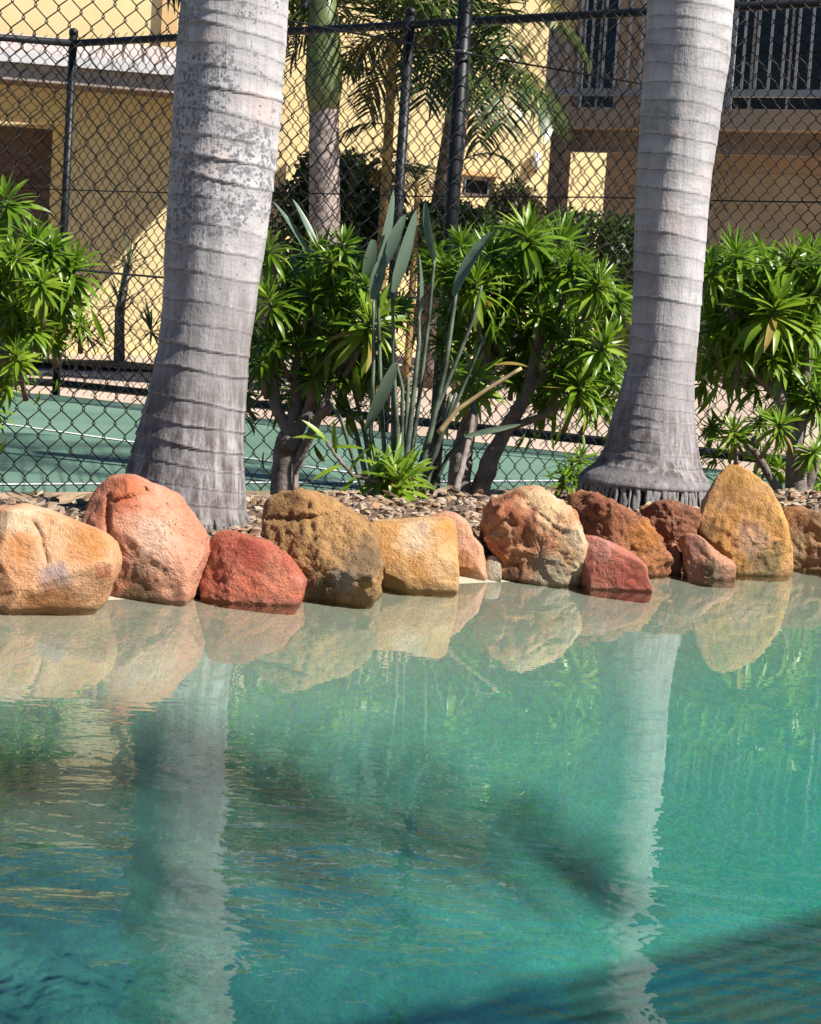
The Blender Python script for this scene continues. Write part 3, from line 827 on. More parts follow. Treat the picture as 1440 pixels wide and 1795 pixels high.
# a fourth stands further along the same bed; its fronds shade the court
b4 = sunpt(gp(60, 792, COURT_Z), 4.6); b4.z = bed_z(b4.x, b4.y)
palm4 = thing('palm_tree', 'palm further along the garden bed, past the tall leafy shrub', 'palm tree', b4)
part('trunk', MB().tube([b4 + Vector((.03 * math.sin(k), 0, k * .5 - .02)) for k in range(10)], [.17, .13, .12, .115, .11, .105, .1, .1, .095, .09], 20), M_tr2, palm4)
crown(palm4, b4 + Vector((0, 0, 4.45)), FR[:2], 11, 41, sc_=(.6, .72))
# ------------------------------------------------------------------ chain-link fences
M_pvc = plain('black_pvc_wire', (.007, .0075, .008), .45, .1, 20, spec=.14)
M_pipe = plain('black_painted_pipe', (.012, .013, .016), .46, .25, 12, .0008, 90, spec=.28)
DW, DH = .040, .088                        # half width and full height of a diamond

def wire_mesh(h, r, n=3):
    mb = MB(); pts = []; k = 0; z = 0.0
    while z <= h:
        x = 0 if k % 2 == 0 else DW
        e = .006 if k % 2 == 0 else -.006
        # a short knuckle at each bend, then a straight leg
        pts.append(Vector((x - e * .5, .0035 if k % 2 == 0 else -.0035, z - .004)))
        pts.append(Vector((x - e * .5, -.0035 if k % 2 == 0 else .0035, z + .004)))
        z += DH / 2; k += 1
    mb.tube(pts, r, n)
    return mb
def run_wires(parent, a, b, z0, me):
    d = (b - a); L = d.length; d.normalize(); ang = math.atan2(d.y, d.x)
    base = wloc(parent); n = int(L / DW)
    for i in range(n):
        o = put('wire', me, parent)
        p = a + d * (i * DW)
        o.location = Vector((p.x, p.y, z0 + (DH / 2 if i % 2 else 0))) - base
        o.rotation_euler = (0, 0, ang)

# near fence along the back of the garden bed
E_F = 2.66
NB = -.17                                   # foot of the mesh
postu = edge(gp(770, 868, -.13))[0]
fa, fb = ue(-2.9, E_F), ue(4.75, E_F)
near = thing('chain_link_fence', 'black chain-link fence close behind the shrubs and palms', 'fence', (fa.x, fa.y, -.16))
wn_me = wire_mesh(2.32, .0023, 4).mesh('wire', M_pvc)
run_wires(near, fa, fb, NB + .02, wn_me)
for du in (-3.0, 0.0, 3.0):
    p = ue(postu + du, E_F + .035)
    mb = MB().tube([(p.x, p.y, -.45), (p.x, p.y, 2.28)], .027, 20)
    mb.tube([(p.x, p.y, 2.28), (p.x, p.y, 2.30), (p.x, p.y, 2.32)], [.033, .033, .012], 20)
    pst = part('post', mb, M_pipe, near)
    for zz in (.60, 1.49):
        t = MB(); ring = [(p.x + .0325 * math.cos(k * .5236), p.y + .0325 * math.sin(k * .5236), zz + .003 * math.sin(k)) for k in range(13)]
        t.tube(ring, .0022, 5); part('wire_tie', t, plain('wire_tie_steel', (.35, .35, .36), .35, .1, 9, metal=.6) if 'wire_tie_steel' not in bpy.data.materials else bpy.data.materials['wire_tie_steel'], pst)
def tension(parent, a, b, z, sag, r=.0036):
    pts = [a.lerp(b, k / 30) for k in range(31)]
    part('tension_wire', MB().tube([(q.x, q.y, z - sag * math.sin(math.pi * (k / 30 * 3 % 1))) for k, q in enumerate(pts)], r, 6), M_pvc, parent)
for z in (-.12, .60, 1.49, 2.27): tension(near, ue(-4.8, E_F - .012), ue(4.2, E_F - .012), z, .012 if z < 2 else .004)

# far fence beyond the court
FH = at(120, 75, FA.y).z
far = thing('chain_link_fence', 'black chain-link fence with top and bottom rails across the far side of the court', 'fence', FA)
wf_me = wire_mesh(2.36, .0027, 3).mesh('wire', M_pvc)
run_wires(far, FA + FV * -.035, FB + FU * 2.0 + FV * -.035, -.13, wf_me)
LA = Vector((FA.x - 3.2, FA.y - .35, 0)); L2 = Vector((FA.x, FA.y, 0))
run_wires(far, LA, L2, -.13, wf_me)
def fpost(p, r=.027):
    mb = MB().tube([(p.x, p.y, -.4), (p.x, p.y, FH + .06)], r, 18)
    mb.tube([(p.x, p.y, FH + .055), (p.x, p.y, FH + .085), (p.x, p.y, FH + .10)], [r + .004, r + .004, .012], 18)
    return part('post', mb, M_pipe, far)
fpost(FA); fpost(LA)
tm = (at(695, 200, 11.9) - FA).dot(FU)
# solve for the post seen at column 690
best = min((abs(px(FA + FU * (k * .02) + Vector((0, 0, 1)))[0] - 694), k * .02) for k in range(300))[1]
fpost(FA + FU * best, .030); fpost(FA + FU * (best * 2), .030)
E1 = FB + FU * 2.0
def rail(a, b, z, r): part('rail', MB().tube([(a.x, a.y, z), (b.x, b.y, z)], r, 16), M_pipe, far)
rail(FA, E1, FH, .024); rail(FA, E1, -.07, .026)
rail(LA, L2, FH + .0, .024); rail(LA, L2, -.07, .026)
zw = at(1200, 352, (FA + FU * 4.6).y).z
tension(far, FA + FV * -.03, E1 + FV * -.03, zw, .01, .004); tension(far, LA, L2, zw, .01, .004)

# timber edging at the foot of the near fence
mb = MB()
a, b = ue(-2.5, 2.60), ue(4.2, 2.60)
mb.box(((a + b) / 2) + Vector((0, 0, -.15)), ((b - a).length, .035, .09), (PU, PV, Vector((0, 0, 1))))
solo('edging_board', mb, plain('weathered_timber', (.36, .26, .17), .8, .25, 9, .003, 40), 'weathered timber edging board along the foot of the near fence', 'edging', (a.x, a.y, -.2), smooth=False)
# ------------------------------------------------------------------ shrubs of lance-shaped leaves
M_leaf = leaf_mat('shrub_leaf', (.085, .165, .010), (.165, .275, .018), .26, .36, .42)
M_leaf2 = leaf_mat('shrub_leaf_light', (.15, .245, .014), (.25, .35, .032), .28, .36, .42)
M_leafo = leaf_mat('old_leaf', (.16, .14, .02), (.34, .22, .04), .3, .6)
M_bark = plain('shrub_bark', (.26, .215, .19), .9, .35, 22, .005, 70, c2=(.12, .095, .08))
M_strel = leaf_mat('paddle_leaf_grey_green', (.085, .13, .085), (.14, .195, .13), .2, .38, .5)
M_petiole = plain('grey_green_stalk', (.115, .15, .10), .55, .4, 14)
M_stalk = plain('dry_flower_stalk', (.42, .30, .15), .7, .2, 14)
M_dry = leaf_mat('dry_leaf_litter', (.30, .19, .10), (.46, .36, .24), .15, .8, .2)

def lance(arch, wid, fold=.25, seg=6, twist=0.0, prof=None):
    """unit leaf along +X, upper side +Z"""
    v, f = [], []; p = Vector((0, 0, 0)); a = 0.0
    for k in range(seg + 1):
        t = k / seg
        hw = wid / 2 * (prof(t) if prof else (math.sin(math.pi * min(1, (t * .93 + .05))) ** .8 * (1 - .25 * t)))
        if k == seg: hw = .002
        tw = twist * t; s, c = math.sin(tw), math.cos(tw)
        up = Vector((math.sin(a), 0, math.cos(a)))
        side = Vector((0, c, 0)) + up * s
        v += [p + side * hw + up * hw * fold, p.copy(), p - side * hw + up * hw * fold]
        a += arch / seg
        p = p + Vector((math.cos(a), 0, -math.sin(a))) * (1 / seg)
    for k in range(seg):
        o = 3 * k; f += [(o, o + 1, o + 4, o + 3), (o + 1, o + 2, o + 5, o + 4)]
    return v, f
LSH = [lance(.15, .15), lance(.45, .18), lance(.8, .165, twist=.3), lance(1.2, .175, twist=-.3), lance(.3, .135, twist=.5)]
def lm(mat): return [MB().add(v, f).mesh('leaf', mat) for v, f in LSH]
LM = {'a': lm(M_leaf), 'b': lm(M_leaf2), 'o': lm(M_leafo)}

def rosette(out, c, axis, L, n, r, spread=112, mats='aab', old=.07):
    axis = axis.normalized(); x = axis.orthogonal().normalized(); y = axis.cross(x)
    for k in range(n):
        t = (k + .5) / n
        pol = R(12 + (spread - 12) * t ** .8 + r.uniform(-10, 10)); az = k * 2.39996 + r.uniform(-.3, .3)
        d = axis * math.cos(pol) + (x * math.cos(az) + y * math.sin(az)) * math.sin(pol)
        sh = 0 if t < .2 else (4 if t < .3 else (1 if t < .55 else (2 if t < .8 else 3)))
        if r.random() < .2: sh = r.randrange(5)
        s = L * r.uniform(.6, 1.0) * (.76 + .3 * min(1, t * 2))
        o = c - axis * (L * .38 * t) + Vector((r.uniform(-1, 1), r.uniform(-1, 1), r.uniform(-1, 1))) * L * .03
        mk = 'o' if (r.random() < old and t > .6) else r.choice(mats)
        zh = axis + Vector((r.uniform(-.3, .3), r.uniform(-.3, .3), r.uniform(-.3, .3)))
        out.append((frame(o, d, zh, s), sh, mk, s))

def shrub(name, label, cat, base, ros, Yc, branches, seed, group='leafy shrubs between the palms', n=(46, 60), fill=0, limit=285, mats='aabb', hangs=0):
    """ros: (pixel x, pixel y, leaf length in pixels[, depth offset]); branches: pixel polylines with radii in pixels"""
    r = random.Random(seed)
    root = thing(name, label, cat, base, group)
    for br in branches:
        line, r0, r1 = br[:3]; dy = br[3] if len(br) > 3 else 0
        pts = [at(x, y, Yc + dy * (k / (len(line) - 1))) for k, (x, y) in enumerate(line)]
        P = []
        for a, b in zip(pts, pts[1:]):
            for s in range(6): P.append(a.lerp(b, s / 6) + Vector((noise.noise(a * 9 + Vector((s, 0, 0))), noise.noise(a * 7 + Vector((0, s, 0))), 0)) * .006)
        P.append(pts[-1])
        m = mpp(Yc)
        part('branch', MB().tube(P, [lerp(r0, r1, k / (len(P) - 1)) * m * (1 + .18 * noise.noise(p * 14)) for k, p in enumerate(P)], 10), M_bark, root)
    out = []
    if fill: ros = list(ros) + [(q[0] + r.uniform(-46, 46), q[1] + r.uniform(-30, 46), q[2] * r.uniform(.62, .85), r.uniform(-.12, .2)) for q in ros]
    cx = sum(q[0] for q in ros) / len(ros); cyp = sum(q[1] for q in ros) / len(ros)
    for q in ros:
        x, y, l = q[:3]; dy = q[3] if len(q) > 3 else r.uniform(-.12, .12)
        Y = Yc + dy; L = l * mpp(Y) * r.uniform(.78, .98); c = at(x, y, Y)
        ax = Vector(((x - cx) / 330, -.42 - dy, .85 - (y - cyp) / 480)) + Vector((r.uniform(-.2, .2), r.uniform(-.2, .2), 0))
        rosette(out, c, ax, L, r.randint(*n), r, r.uniform(100, 124), mats)
        # short twig under the rosette
        tw = c - ax.normalized() * L * 1.1 + Vector((0, .05, -.03))
        part('twig', MB().tube([c, c.lerp(tw, .5) + Vector((0, 0, -.006)), tw], [.004, .006, .008], 6), M_bark, root)
    for k in range(hangs):                     # old leaves hanging under the canopy
        q = r.choice(ros); Y = Yc + r.uniform(-.05, .3)
        c = at(q[0] + r.uniform(-50, 50), q[1] + r.uniform(40, 150), Y)
        out.append((frame(c, Vector((r.uniform(-.5, .5), r.uniform(-.5, .3), -1)), Vector((r.uniform(-1, 1), -1, .2)), q[2] * mpp(Y) * r.uniform(.6, .9)), r.randrange(5), 'o' if r.random() < .3 else 'a', 0))
    bk = []
    for k in range(fill):                      # rosettes at the back that close the crown
        q = r.choice(ros); Y = Yc + r.uniform(.02, .45)
        c = at(q[0] + r.uniform(-50, 50), q[1] + r.uniform(-10, 75), Y)
        rosette(bk, c, Vector((r.uniform(-.5, .5), r.uniform(-.4, .6), .8)), q[2] * mpp(Y) * r.uniform(.75, 1), 26, r, 118, 'a')
    out.sort(key=lambda q: q[0].translation.y)
    rest = MB()
    for i, (M, sh, mk, s) in enumerate(out):
        if i < limit: place('leaf', LM[mk][sh], root, M)
        else: rest.add([M @ v for v in LSH[sh][0]], LSH[sh][1])
    for M, sh, mk, s in bk: rest.add([M @ v for v in LSH[sh][0]], LSH[sh][1])
    if rest.v:
        o = part('foliage', rest, M_leaf, root); o['kind'] = 'stuff'
    return root

YA = 4.75
bA = at(-45, 905, YA)
shrub('leafy_shrub', 'leafy green shrub left of the lichen-spotted palm, over the pale orange boulder', 'shrub', (bA.x, YA, bA.z),
      [(10, 345, 82), (-30, 400, 85), (60, 420, 75), (20, 455, 80), (130, 462, 88), (75, 490, 78), (30, 530, 78), (-20, 500, 80), (110, 520, 62), (60, 570, 70), (0, 590, 75), (30, 620, 60), (-40, 620, 70)], YA,
      [([(-45, 905), (-40, 780), (-10, 650), (20, 560)], 16, 6), ([(-40, 780), (-60, 600), (-30, 430)], 10, 5), ([(-10, 650), (50, 560), (75, 500)], 7, 4)], 31, fill=20, hangs=14)
YB = 5.30
bB = at(493, 862, YB)
shrub('leafy_shrub', 'dense leafy shrub with a thick forked trunk, right beside the lichen-spotted palm', 'shrub', (bB.x, YB, bB.z),
      [(470, 430, 72), (500, 480, 80), (560, 440, 85), (615, 455, 85), (470, 520, 78), (545, 510, 82), (600, 520, 75), (655, 560, 100, -.16), (590, 580, 80), (520, 560, 80), (480, 590, 75), (560, 610, 75), (640, 600, 80), (620, 480, 70), (700, 540, 60), (465, 645, 62), (530, 650, 66, .1), (600, 645, 66), (655, 640, 62), (450, 600, 62)], YB,
      [([(500, 868), (502, 790), (512, 760)], 27, 20), ([(512, 765), (485, 720), (478, 640), (480, 560)], 12, 6, .03), ([(512, 765), (520, 690), (520, 600)], 15, 7, .05), ([(515, 770), (548, 700), (560, 610)], 12, 6, -.02), ([(505, 850), (535, 780), (560, 730), (582, 708)], 10, 7, -.1), ([(560, 720), (600, 640), (640, 580)], 6, 4)], 32, fill=34, hangs=34)
YC = 5.62
bC = at(830, 878, YC)
shrub('leafy_shrub', 'wide leafy shrub on pale leaning stems, between the paddle-leaved plant and the root-skirted palm', 'shrub', (bC.x, YC, bC.z),
      [(925, 405, 100, -.1), (985, 415, 85), (860, 440, 85), (810, 425, 70), (835, 490, 98, -.15), (950, 470, 85), (1010, 470, 80), (900, 510, 80), (1052, 495, 82, -.12), (780, 470, 65), (965, 545, 75), (1065, 600, 78, -.1), (1010, 590, 70), (1020, 672, 76, -.12), (860, 560, 70), (1075, 640, 60), (980, 640, 60), (930, 580, 65), (790, 560, 62, .1), (800, 630, 55, .15), (900, 640, 60, .1), (960, 690, 56), (1045, 700, 52)], YC,
      [([(805, 872), (808, 800), (822, 740), (850, 640), (850, 520)], 23, 8, .05), ([(835, 882), (862, 800), (890, 748), (925, 690), (945, 600), (930, 450)], 19, 6), ([(885, 752), (950, 730), (1010, 690)], 8, 4, -.05), ([(930, 680), (1000, 620), (1050, 520)], 8, 4), ([(812, 800), (835, 720), (833, 660)], 9, 5, -.1)], 33, fill=44, hangs=48)
YD = 6.35
bD = at(1398, 880, YD)
shrub('leafy_shrub', 'tall leafy shrub behind the tall golden boulder', 'shrub', (bD.x, YD, bD.z),
      [(1290, 440, 88), (1390, 450, 88), (1262, 495, 85), (1340, 480, 80), (1365, 530, 108, -.15), (1300, 545, 85), (1430, 500, 85), (1255, 560, 75), (1425, 560, 85), (1330, 590, 80), (1430, 630, 80), (1275, 610, 72), (1380, 620, 75), (1372, 740, 66, -.2), (1288, 755, 62, -.15), (1440, 700, 70), (1430, 790, 60, -.1), (1460, 450, 80), (1250, 450, 60)], YD,
      [([(1398, 884), (1395, 800), (1370, 700), (1340, 600)], 22, 7), ([(1395, 800), (1410, 700), (1420, 560)], 12, 6), ([(1370, 700), (1310, 640), (1280, 540)], 9, 5), ([(1380, 885), (1330, 800), (1295, 760)], 8, 5, -.1), ([(1410, 880), (1440, 780), (1450, 640)], 10, 5)], 34, fill=50, hangs=70)
# small rosette plant at the foot of the paddle leaves
YE = 4.75
bE = at(690, 905, YE)
shrub('rosette_plant', 'low bright rosette of strappy leaves at the foot of the paddle-leaved plant', 'plant', (bE.x, YE, bE.z),
      [(690, 815, 92, 0), (700, 838, 92, -.05), (668, 830, 80, .03), (720, 825, 70, .04), (832, 655, 82, .55), (838, 690, 70, .5)], YE,
      [([(690, 905), (688, 870), (690, 830)], 8, 6), ([(665, 845), (620, 835), (590, 800), (572, 770)], 4, 3, .05), ([(800, 860), (825, 760), (834, 680)], 6, 4, .55)], 35, group='low plants on the gravel', n=(30, 36), mats='ab')
root = bpy.data.objects['rosette_plant']
for x, y, dx, dz in ((575, 775, -.6, .7), (580, 785, .9, .25), (600, 815, -.8, -.3), (612, 828, .4, .9), (640, 840, .3, .6), (590, 795, -.2, .9), (625, 835, -.6, -.6), (572, 770, -.9, .2)):
    c = at(x, y, YE); place('leaf', LM['b'][1], root, frame(c, Vector((dx, -.35, dz)), Vector((-dz * .3, -.6, .8)), 62 * mpp(YE)))
# dark strappy plant beside the root skirt
YF = 5.45
bF = at(985, 865, YF)
shrub('strappy_plant', 'small dark strappy plant in the shade left of the root-skirted palm', 'plant', (bF.x, YF, bF.z),
      [(1005, 812, 66, 0), (992, 835, 60, -.03), (1018, 800, 50, .03)], YF, [([(990, 868), (1000, 830)], 5, 4)], 36, group='low plants on the gravel', n=(26, 30), mats='a')

# ------------------------------------------------------------------ the paddle-leaved plant
YG = 5.03
bG = at(700, 868, YG)
strel = thing('paddle_leaf_plant', 'clump of grey green paddle leaves on long stalks between the two leafy shrubs', 'plant', (bG.x, YG, bG.z))
def paddle_prof(t): return max(.02, math.sin(math.pi * (t * .9 + .06)) ** .62 * (1 - .28 * t))
def blade(base, tip, wpx, Y, tw=0.0, fold=.35, arch=.25, flip=1, lean=0.0):
    a, b = at(*base, Y), at(*tip, Y + lean)
    L = (b - a).length
    v, f = lance(arch, wpx * .82 * mpp(Y) / L, fold, 12, .25, paddle_prof)
    zh = Vector((math.sin(tw), -math.cos(tw), .25)) * flip
    M = frame(a, b - a, zh, L)
    part('leaf', MB().add([M @ q for q in v], f), M_strel, strel)
for args in (((545, 455), (488, 344), 22, YG + .72, .9), ((562, 455), (523, 343), 24, YG + .72, .8), ((662, 480), (699, 332), 26, YG + .1, .5), ((688, 512), (736, 366), 32, YG, .35),
             ((672, 470), (708, 372), 30, YG + .06, -.2), ((762, 455), (738, 352), 24, YG + .12, -.7), ((735, 555), (747, 440), 20, YG - .05, 1.0), ((798, 520), (853, 398), 40, YG - .12, -.9, .6),
             ((695, 636), (640, 760), 32, YG - .1, .2), ((815, 765), (915, 742), 15, YG - .05, .3, .5), ((655, 420), (640, 500), 30, YG + .15, .2), ((655, 525), (672, 440), 34, YG + .02, -.3)):
    blade(*args)
def stalk(pts, r0, r1, Y, mat=None, name='stalk', dy=0.0):
    P = [at(x, y, Y + dy * k / max(1, len(pts) - 1)) for k, (x, y) in enumerate(pts)]
    Q = []
    for i in range(len(P) - 1):
        for s in range(5): Q.append(P[i].lerp(P[i + 1], s / 5))
    Q.append(P[-1])
    part(name, MB().tube(Q, [lerp(r0, r1, k / (len(Q) - 1)) * mpp(Y) for k in range(len(Q))], 8), mat or M_petiole, strel)
for pts, a, b in (([(650, 872), (625, 760), (588, 640), (545, 455)], 7, 3), ([(660, 872), (640, 760), (610, 640), (562, 455)], 7, 3), ([(680, 872), (668, 700), (664, 560), (662, 480)], 6, 3),
                  ([(690, 870), (690, 700), (690, 590), (688, 512)], 7, 3), ([(705, 868), (722, 720), (735, 600), (735, 555)], 8, 3), ([(712, 868), (735, 700), (752, 560), (762, 455)], 6, 3),
                  ([(725, 866), (755, 760), (782, 640), (800, 512)], 8, 4), ([(742, 866), (775, 760), (790, 690)], 7, 3), ([(690, 870), (705, 760), (706, 680), (695, 636)], 6, 3), ([(730, 864), (790, 730), (850, 590)], 6, 3),
                  ([(755, 866), (785, 800), (815, 765)], 6, 3), ([(672, 872), (650, 760), (655, 640), (655, 525)], 6, 3), ([(640, 872), (600, 740), (578, 700)], 6, 3), ([(720, 868), (765, 720), (830, 560), (845, 500)], 6, 3),
                  ([(700, 868), (697, 760), (690, 640)], 7, 4), ([(735, 868), (760, 800), (800, 690)], 6, 4), ([(715, 868), (712, 760), (716, 660)], 6, 4)):
    stalk(pts, a * .75, b * .85, YG + (.72 if pts[-1][0] < 570 and pts[-1][1] < 500 else rnd.uniform(-.05, .1)))
stalk([(768, 760), (800, 720), (850, 685), (915, 645)], 5, 3, YG - .12, M_stalk, 'flower_stalk')
v, f = lance(.5, .22, .3, 6)
M = frame(at(868, 640, YG - .1), at(925, 628, YG - .1) - at(868, 640, YG - .1), Vector((0, -.5, 1)), 60 * mpp(YG))
part('spent_flower', MB().add([M @ q for q in v], f), M_leafo, strel)

# ------------------------------------------------------------------ fallen leaves on the gravel
LIT = [MB().add(*lance(a, .26, .2, 4, tw)).mesh('dry_leaf', M_dry) for a, tw in ((.4, .5), (-.5, 1.0), (.9, -.8))]
for k in range(270):
    u, e = rnd.uniform(-.6, 2.2), rnd.uniform(.2, 1.5)
    p = ue(u, e); z = tab(e, BED) + .022 + rnd.uniform(0, .012)
    a = rnd.uniform(0, 6.28)
    place('dry_leaf', LIT[k % 3], bed, frame((p.x, p.y, z), (math.cos(a), math.sin(a), rnd.uniform(-.1, .15)), (rnd.uniform(-.4, .4), rnd.uniform(-.4, .4), 1), rnd.uniform(.025, .055)))
# ------------------------------------------------------------------ buildings behind the court
def wall_mat(name, c, sc_=3):
    m, nt, b = newmat(name); o = objco(nt)
    n = nz(nt, o, sc_, 5, .6); g = nz(nt, o, 60, 3, .6)
    cc = mixc(nt, sstep(nt, n, .3, .7), tuple(x * .93 for x in c), c)
    st = nz(nt, objco(nt, (5, 5, .5)), 1, 4, .6)
    cc = mixc(nt, sstep(nt, st, .55, .8, 0, .25), cc, tuple(x * .72 for x in c))
    sset(nt, b.inputs['Base Color'], cc); b.inputs['Roughness'].default_value = .9
    sset(nt, b.inputs['Normal'], bump(nt, g, .5, .004))
    return m
M_yel = wall_mat('yellow_render', (.79, .62, .325))
M_yel2 = wall_mat('apricot_render', (.66, .43, .20))
M_tan = wall_mat('tan_render', (.36, .27, .19))
M_roof = plain('pale_metal_roof', (.50, .43, .42), .5, .08, 2)
M_gut = plain('white_gutter', (.62, .60, .60), .4, .06, 5)
M_fas = plain('grey_brown_fascia', (.33, .27, .24), .6, .1, 4)
M_soff = plain('brown_soffit', (.20, .14, .10), .7, .1, 4)
M_door = plain('brown_door', (.13, .085, .06), .55, .15, 6)
M_glass = plain('dark_window_glass', (.012, .014, .018), .12, .1, 2, spec=.3)
M_alu = plain('grey_aluminium', (.27, .265, .28), .4, .06, 8, metal=.1)
M_white = plain('white_painted_metal', (.72, .70, .68), .4, .05, 8)
M_bal = plain('grey_painted_baluster', (.40, .385, .38), .45, .08, 8)
M_siding = plain('tan_weatherboard', (.42, .36, .27), .7, .08, 5)
M_post = plain('brown_post', (.22, .155, .11), .7, .15, 5)
ZV = Vector((0, 0, 1))

class Face:
    """a wall plane: origin, direction along it; n points to the viewer"""
    def __init__(s, o, ang): s.o = Vector((o[0], o[1], 0)); s.d = Vector((math.cos(R(ang)), math.sin(R(ang)), 0)); s.n = Vector((s.d.y, -s.d.x, 0))
    def hit(s, x, y):                       # pixel -> (along, height)
        r_ = ray(x, y); t = (s.o - CAM).dot(s.n) / r_.dot(s.n); p = CAM + r_ * t
        return (p - s.o).dot(s.d), p.z
    def p(s, a, z, out=0.0): q = s.o + s.d * a + s.n * out; return Vector((q.x, q.y, z))
    def box(s, mb, a0, a1, z0, z1, o0, o1):
        return mb.box(s.p((a0 + a1) / 2, (z0 + z1) / 2, (o0 + o1) / 2), (abs(a1 - a0), abs(o1 - o0), abs(z1 - z0)), (s.d, s.n, ZV))
def wall_with_holes(fc, a0, a1, z0, z1, holes, th=.2):
    """rectangular openings cut right through: the wall is laid as blocks round them"""
    mb = MB(); xs = sorted({a0, a1, *[h[0] for h in holes], *[h[1] for h in holes]})
    for l, r_ in zip(xs, xs[1:]):
        cuts = sorted((h[2], h[3]) for h in holes if h[0] <= l + 1e-6 and h[1] >= r_ - 1e-6)
        z = z0
        for c0, c1 in cuts:
            if c0 > z + 1e-4: fc.box(mb, l, r_, z, c0, -th, 0)
            z = c1
        if z1 > z + 1e-4: fc.box(mb, l, r_, z, z1, -th, 0)
    return mb
def window(parent, fc, a0, a1, z0, z1, nv=2, rec=.09):
    mb = MB(); t = .045
    for q in ((a0, a1, z0, z0 + t), (a0, a1, z1 - t, z1), (a0, a0 + t, z0 + t, z1 - t), (a1 - t, a1, z0 + t, z1 - t)): fc.box(mb, q[0], q[1], q[2], q[3], -rec - .05, -rec)
    fr = part('window', mb, M_alu, parent, False)
    k = (a1 - a0 - 2 * t) / nv
    for i in range(nv):
        l = a0 + t + i * k
        m2 = MB(); fc.box(m2, l + .012, l + k - .012, z0 + t, z1 - t, -rec - .035, -rec - .025); part('pane', m2, M_glass, fr, False)
        if i: m3 = MB(); fc.box(m3, l - .012, l + .012, z0 + t, z1 - t, -rec - .045, -rec - .005); part('mullion', m3, M_alu, fr, False)

# -- garage with a low roof and the upper storey behind it
G = Face((-3.0, 18.0), 9)
a_l, _ = G.hit(-500, 300); a_d, _ = G.hit(-60, 300); a_r, _ = G.hit(112, 300)
a_e = G.hit(455, 300)[0]
zE = G.hit(150, 136)[1]
gar = thing('garage', 'yellow garage with a pale metal roof, half in the shade of its deep eave', 'building', (G.o.x, G.o.y, .1))
part('wall', wall_with_holes(G, a_l, a_e - .45, -.05, zE + .1, [(a_d - 1.2, a_r, -.05, zE - .42)]), M_yel, gar, False)
mb = MB(); G.box(mb, a_d - 1.2, a_r, -.05, zE - .42, -.9, -.8); dr = part('door', mb, M_door, gar, False)
for k in range(4):
    m2 = MB(); z0 = .12 + k * .5; G.box(m2, a_d - 1.15, a_r - .06, z0, z0 + .44, -.80, -.775); part('panel', m2, M_door, dr, False)
mb = MB(); G.box(mb, a_r - .12, a_r, -.05, zE - .42, -.8, -.2); part('reveal', mb, M_yel, gar, False)
OV = .95
mb = MB()
zr_ = zE + .62
c = [G.p(a_l, zE + .05, OV), G.p(a_e, zE + .05, OV), G.p(a_e - .2, zr_, -2.3), G.p(a_l, zr_, -2.3)]
mb.add(c + [q - Vector((0, 0, .06)) for q in c], [(0, 1, 2, 3), (7, 6, 5, 4)] + [(i, 4 + i, 4 + (i + 1) % 4, (i + 1) % 4) for i in range(4)])
rf = part('roof', mb, M_roof, gar, False)
nr = 26
for k in range(nr):
    a = a_l + (a_e - a_l - .1) * (k + .5) / nr
    p, q = G.p(a, zE + .055, OV - .01), G.p(a, zr_ + .005, -2.29)
    part('roof_rib', MB().tube([p, q], .018, 6), M_roof, rf)
mb = MB(); G.box(mb, a_l, a_e, zE - .03, zE + .055, OV + .004, OV + .09); part('gutter', mb, M_gut, gar, False)
mb = MB(); G.box(mb, a_l, a_e, zE - .17, zE - .034, OV - .05, OV + .02); part('fascia', mb, M_fas, gar, False)
mb = MB(); G.box(mb, a_l, a_e - .03, zE - .12, zE - .10, .004, OV - .054); part('soffit', mb, M_soff, gar, False)
U = Face((-3.0, 20.75), 6)
ul, ur = U.hit(-700, 0)[0], U.hit(520, 0)[0]
upper = thing('house', 'plain yellow upper storey rising behind the garage roof', 'building', (U.o.x, U.o.y, .1))
part('wall', wall_with_holes(U, ul, ur, -.05, 5.35, [], .2), M_yel, upper, False)
e0 = U.hit(284, 30)[0]
mb = MB(); U.box(mb, e0, e0 + .16, 2.6, 5.35, .003, .07); part('pilaster', mb, M_yel2, upper, False)
mb = MB(); a, b = U.p(ul - .3, 5.4, .45), U.p(ur + .3, 5.4, .45); c_, d_ = U.p(ur + .3, 6.1, -3), U.p(ul - .3, 6.1, -3)
mb.add([a, b, c_, d_] + [q - Vector((0, 0, .12)) for q in (a, b, c_, d_)], [(0, 1, 2, 3), (7, 6, 5, 4)] + [(i, 4 + i, 4 + (i + 1) % 4, (i + 1) % 4) for i in range(4)])
part('roof', mb, M_roof, upper, False)

# -- the big yellow wall in the middle
K = Face((0, 23.2), 9)
kl, kr = K.hit(440, 200)[0], K.hit(1075, 300)[0]
house = thing('house', 'tall sunlit yellow house wall behind the garden palms', 'building', (K.o.x, K.o.y, .1))
w1 = (K.hit(506, 20)[0], K.hit(546, 20)[0], K.hit(520, 22)[1], K.hit(520, 22)[1] + 1.1)
w2 = (K.hit(812, 320)[0], K.hit(868, 320)[0], K.hit(840, 345)[1], K.hit(840, 308)[1])
part('wall', wall_with_holes(K, kl, kr, -.05, 6.0, [w1, w2]), M_yel, house, False)
window(house, K, *w1, 2); window(house, K, *w2, 1)
mb = MB(); K.box(mb, w2[0] - .03, w2[1] + .03, w2[3], w2[3] + .05, .003, .06); part('lintel', mb, M_yel2, house, False)
mb = MB(); a, b = K.p(kl - .3, 6.05, .5), K.p(kr + .3, 6.05, .5); c_, d_ = K.p(kr + .3, 6.8, -3), K.p(kl - .3, 6.8, -3)
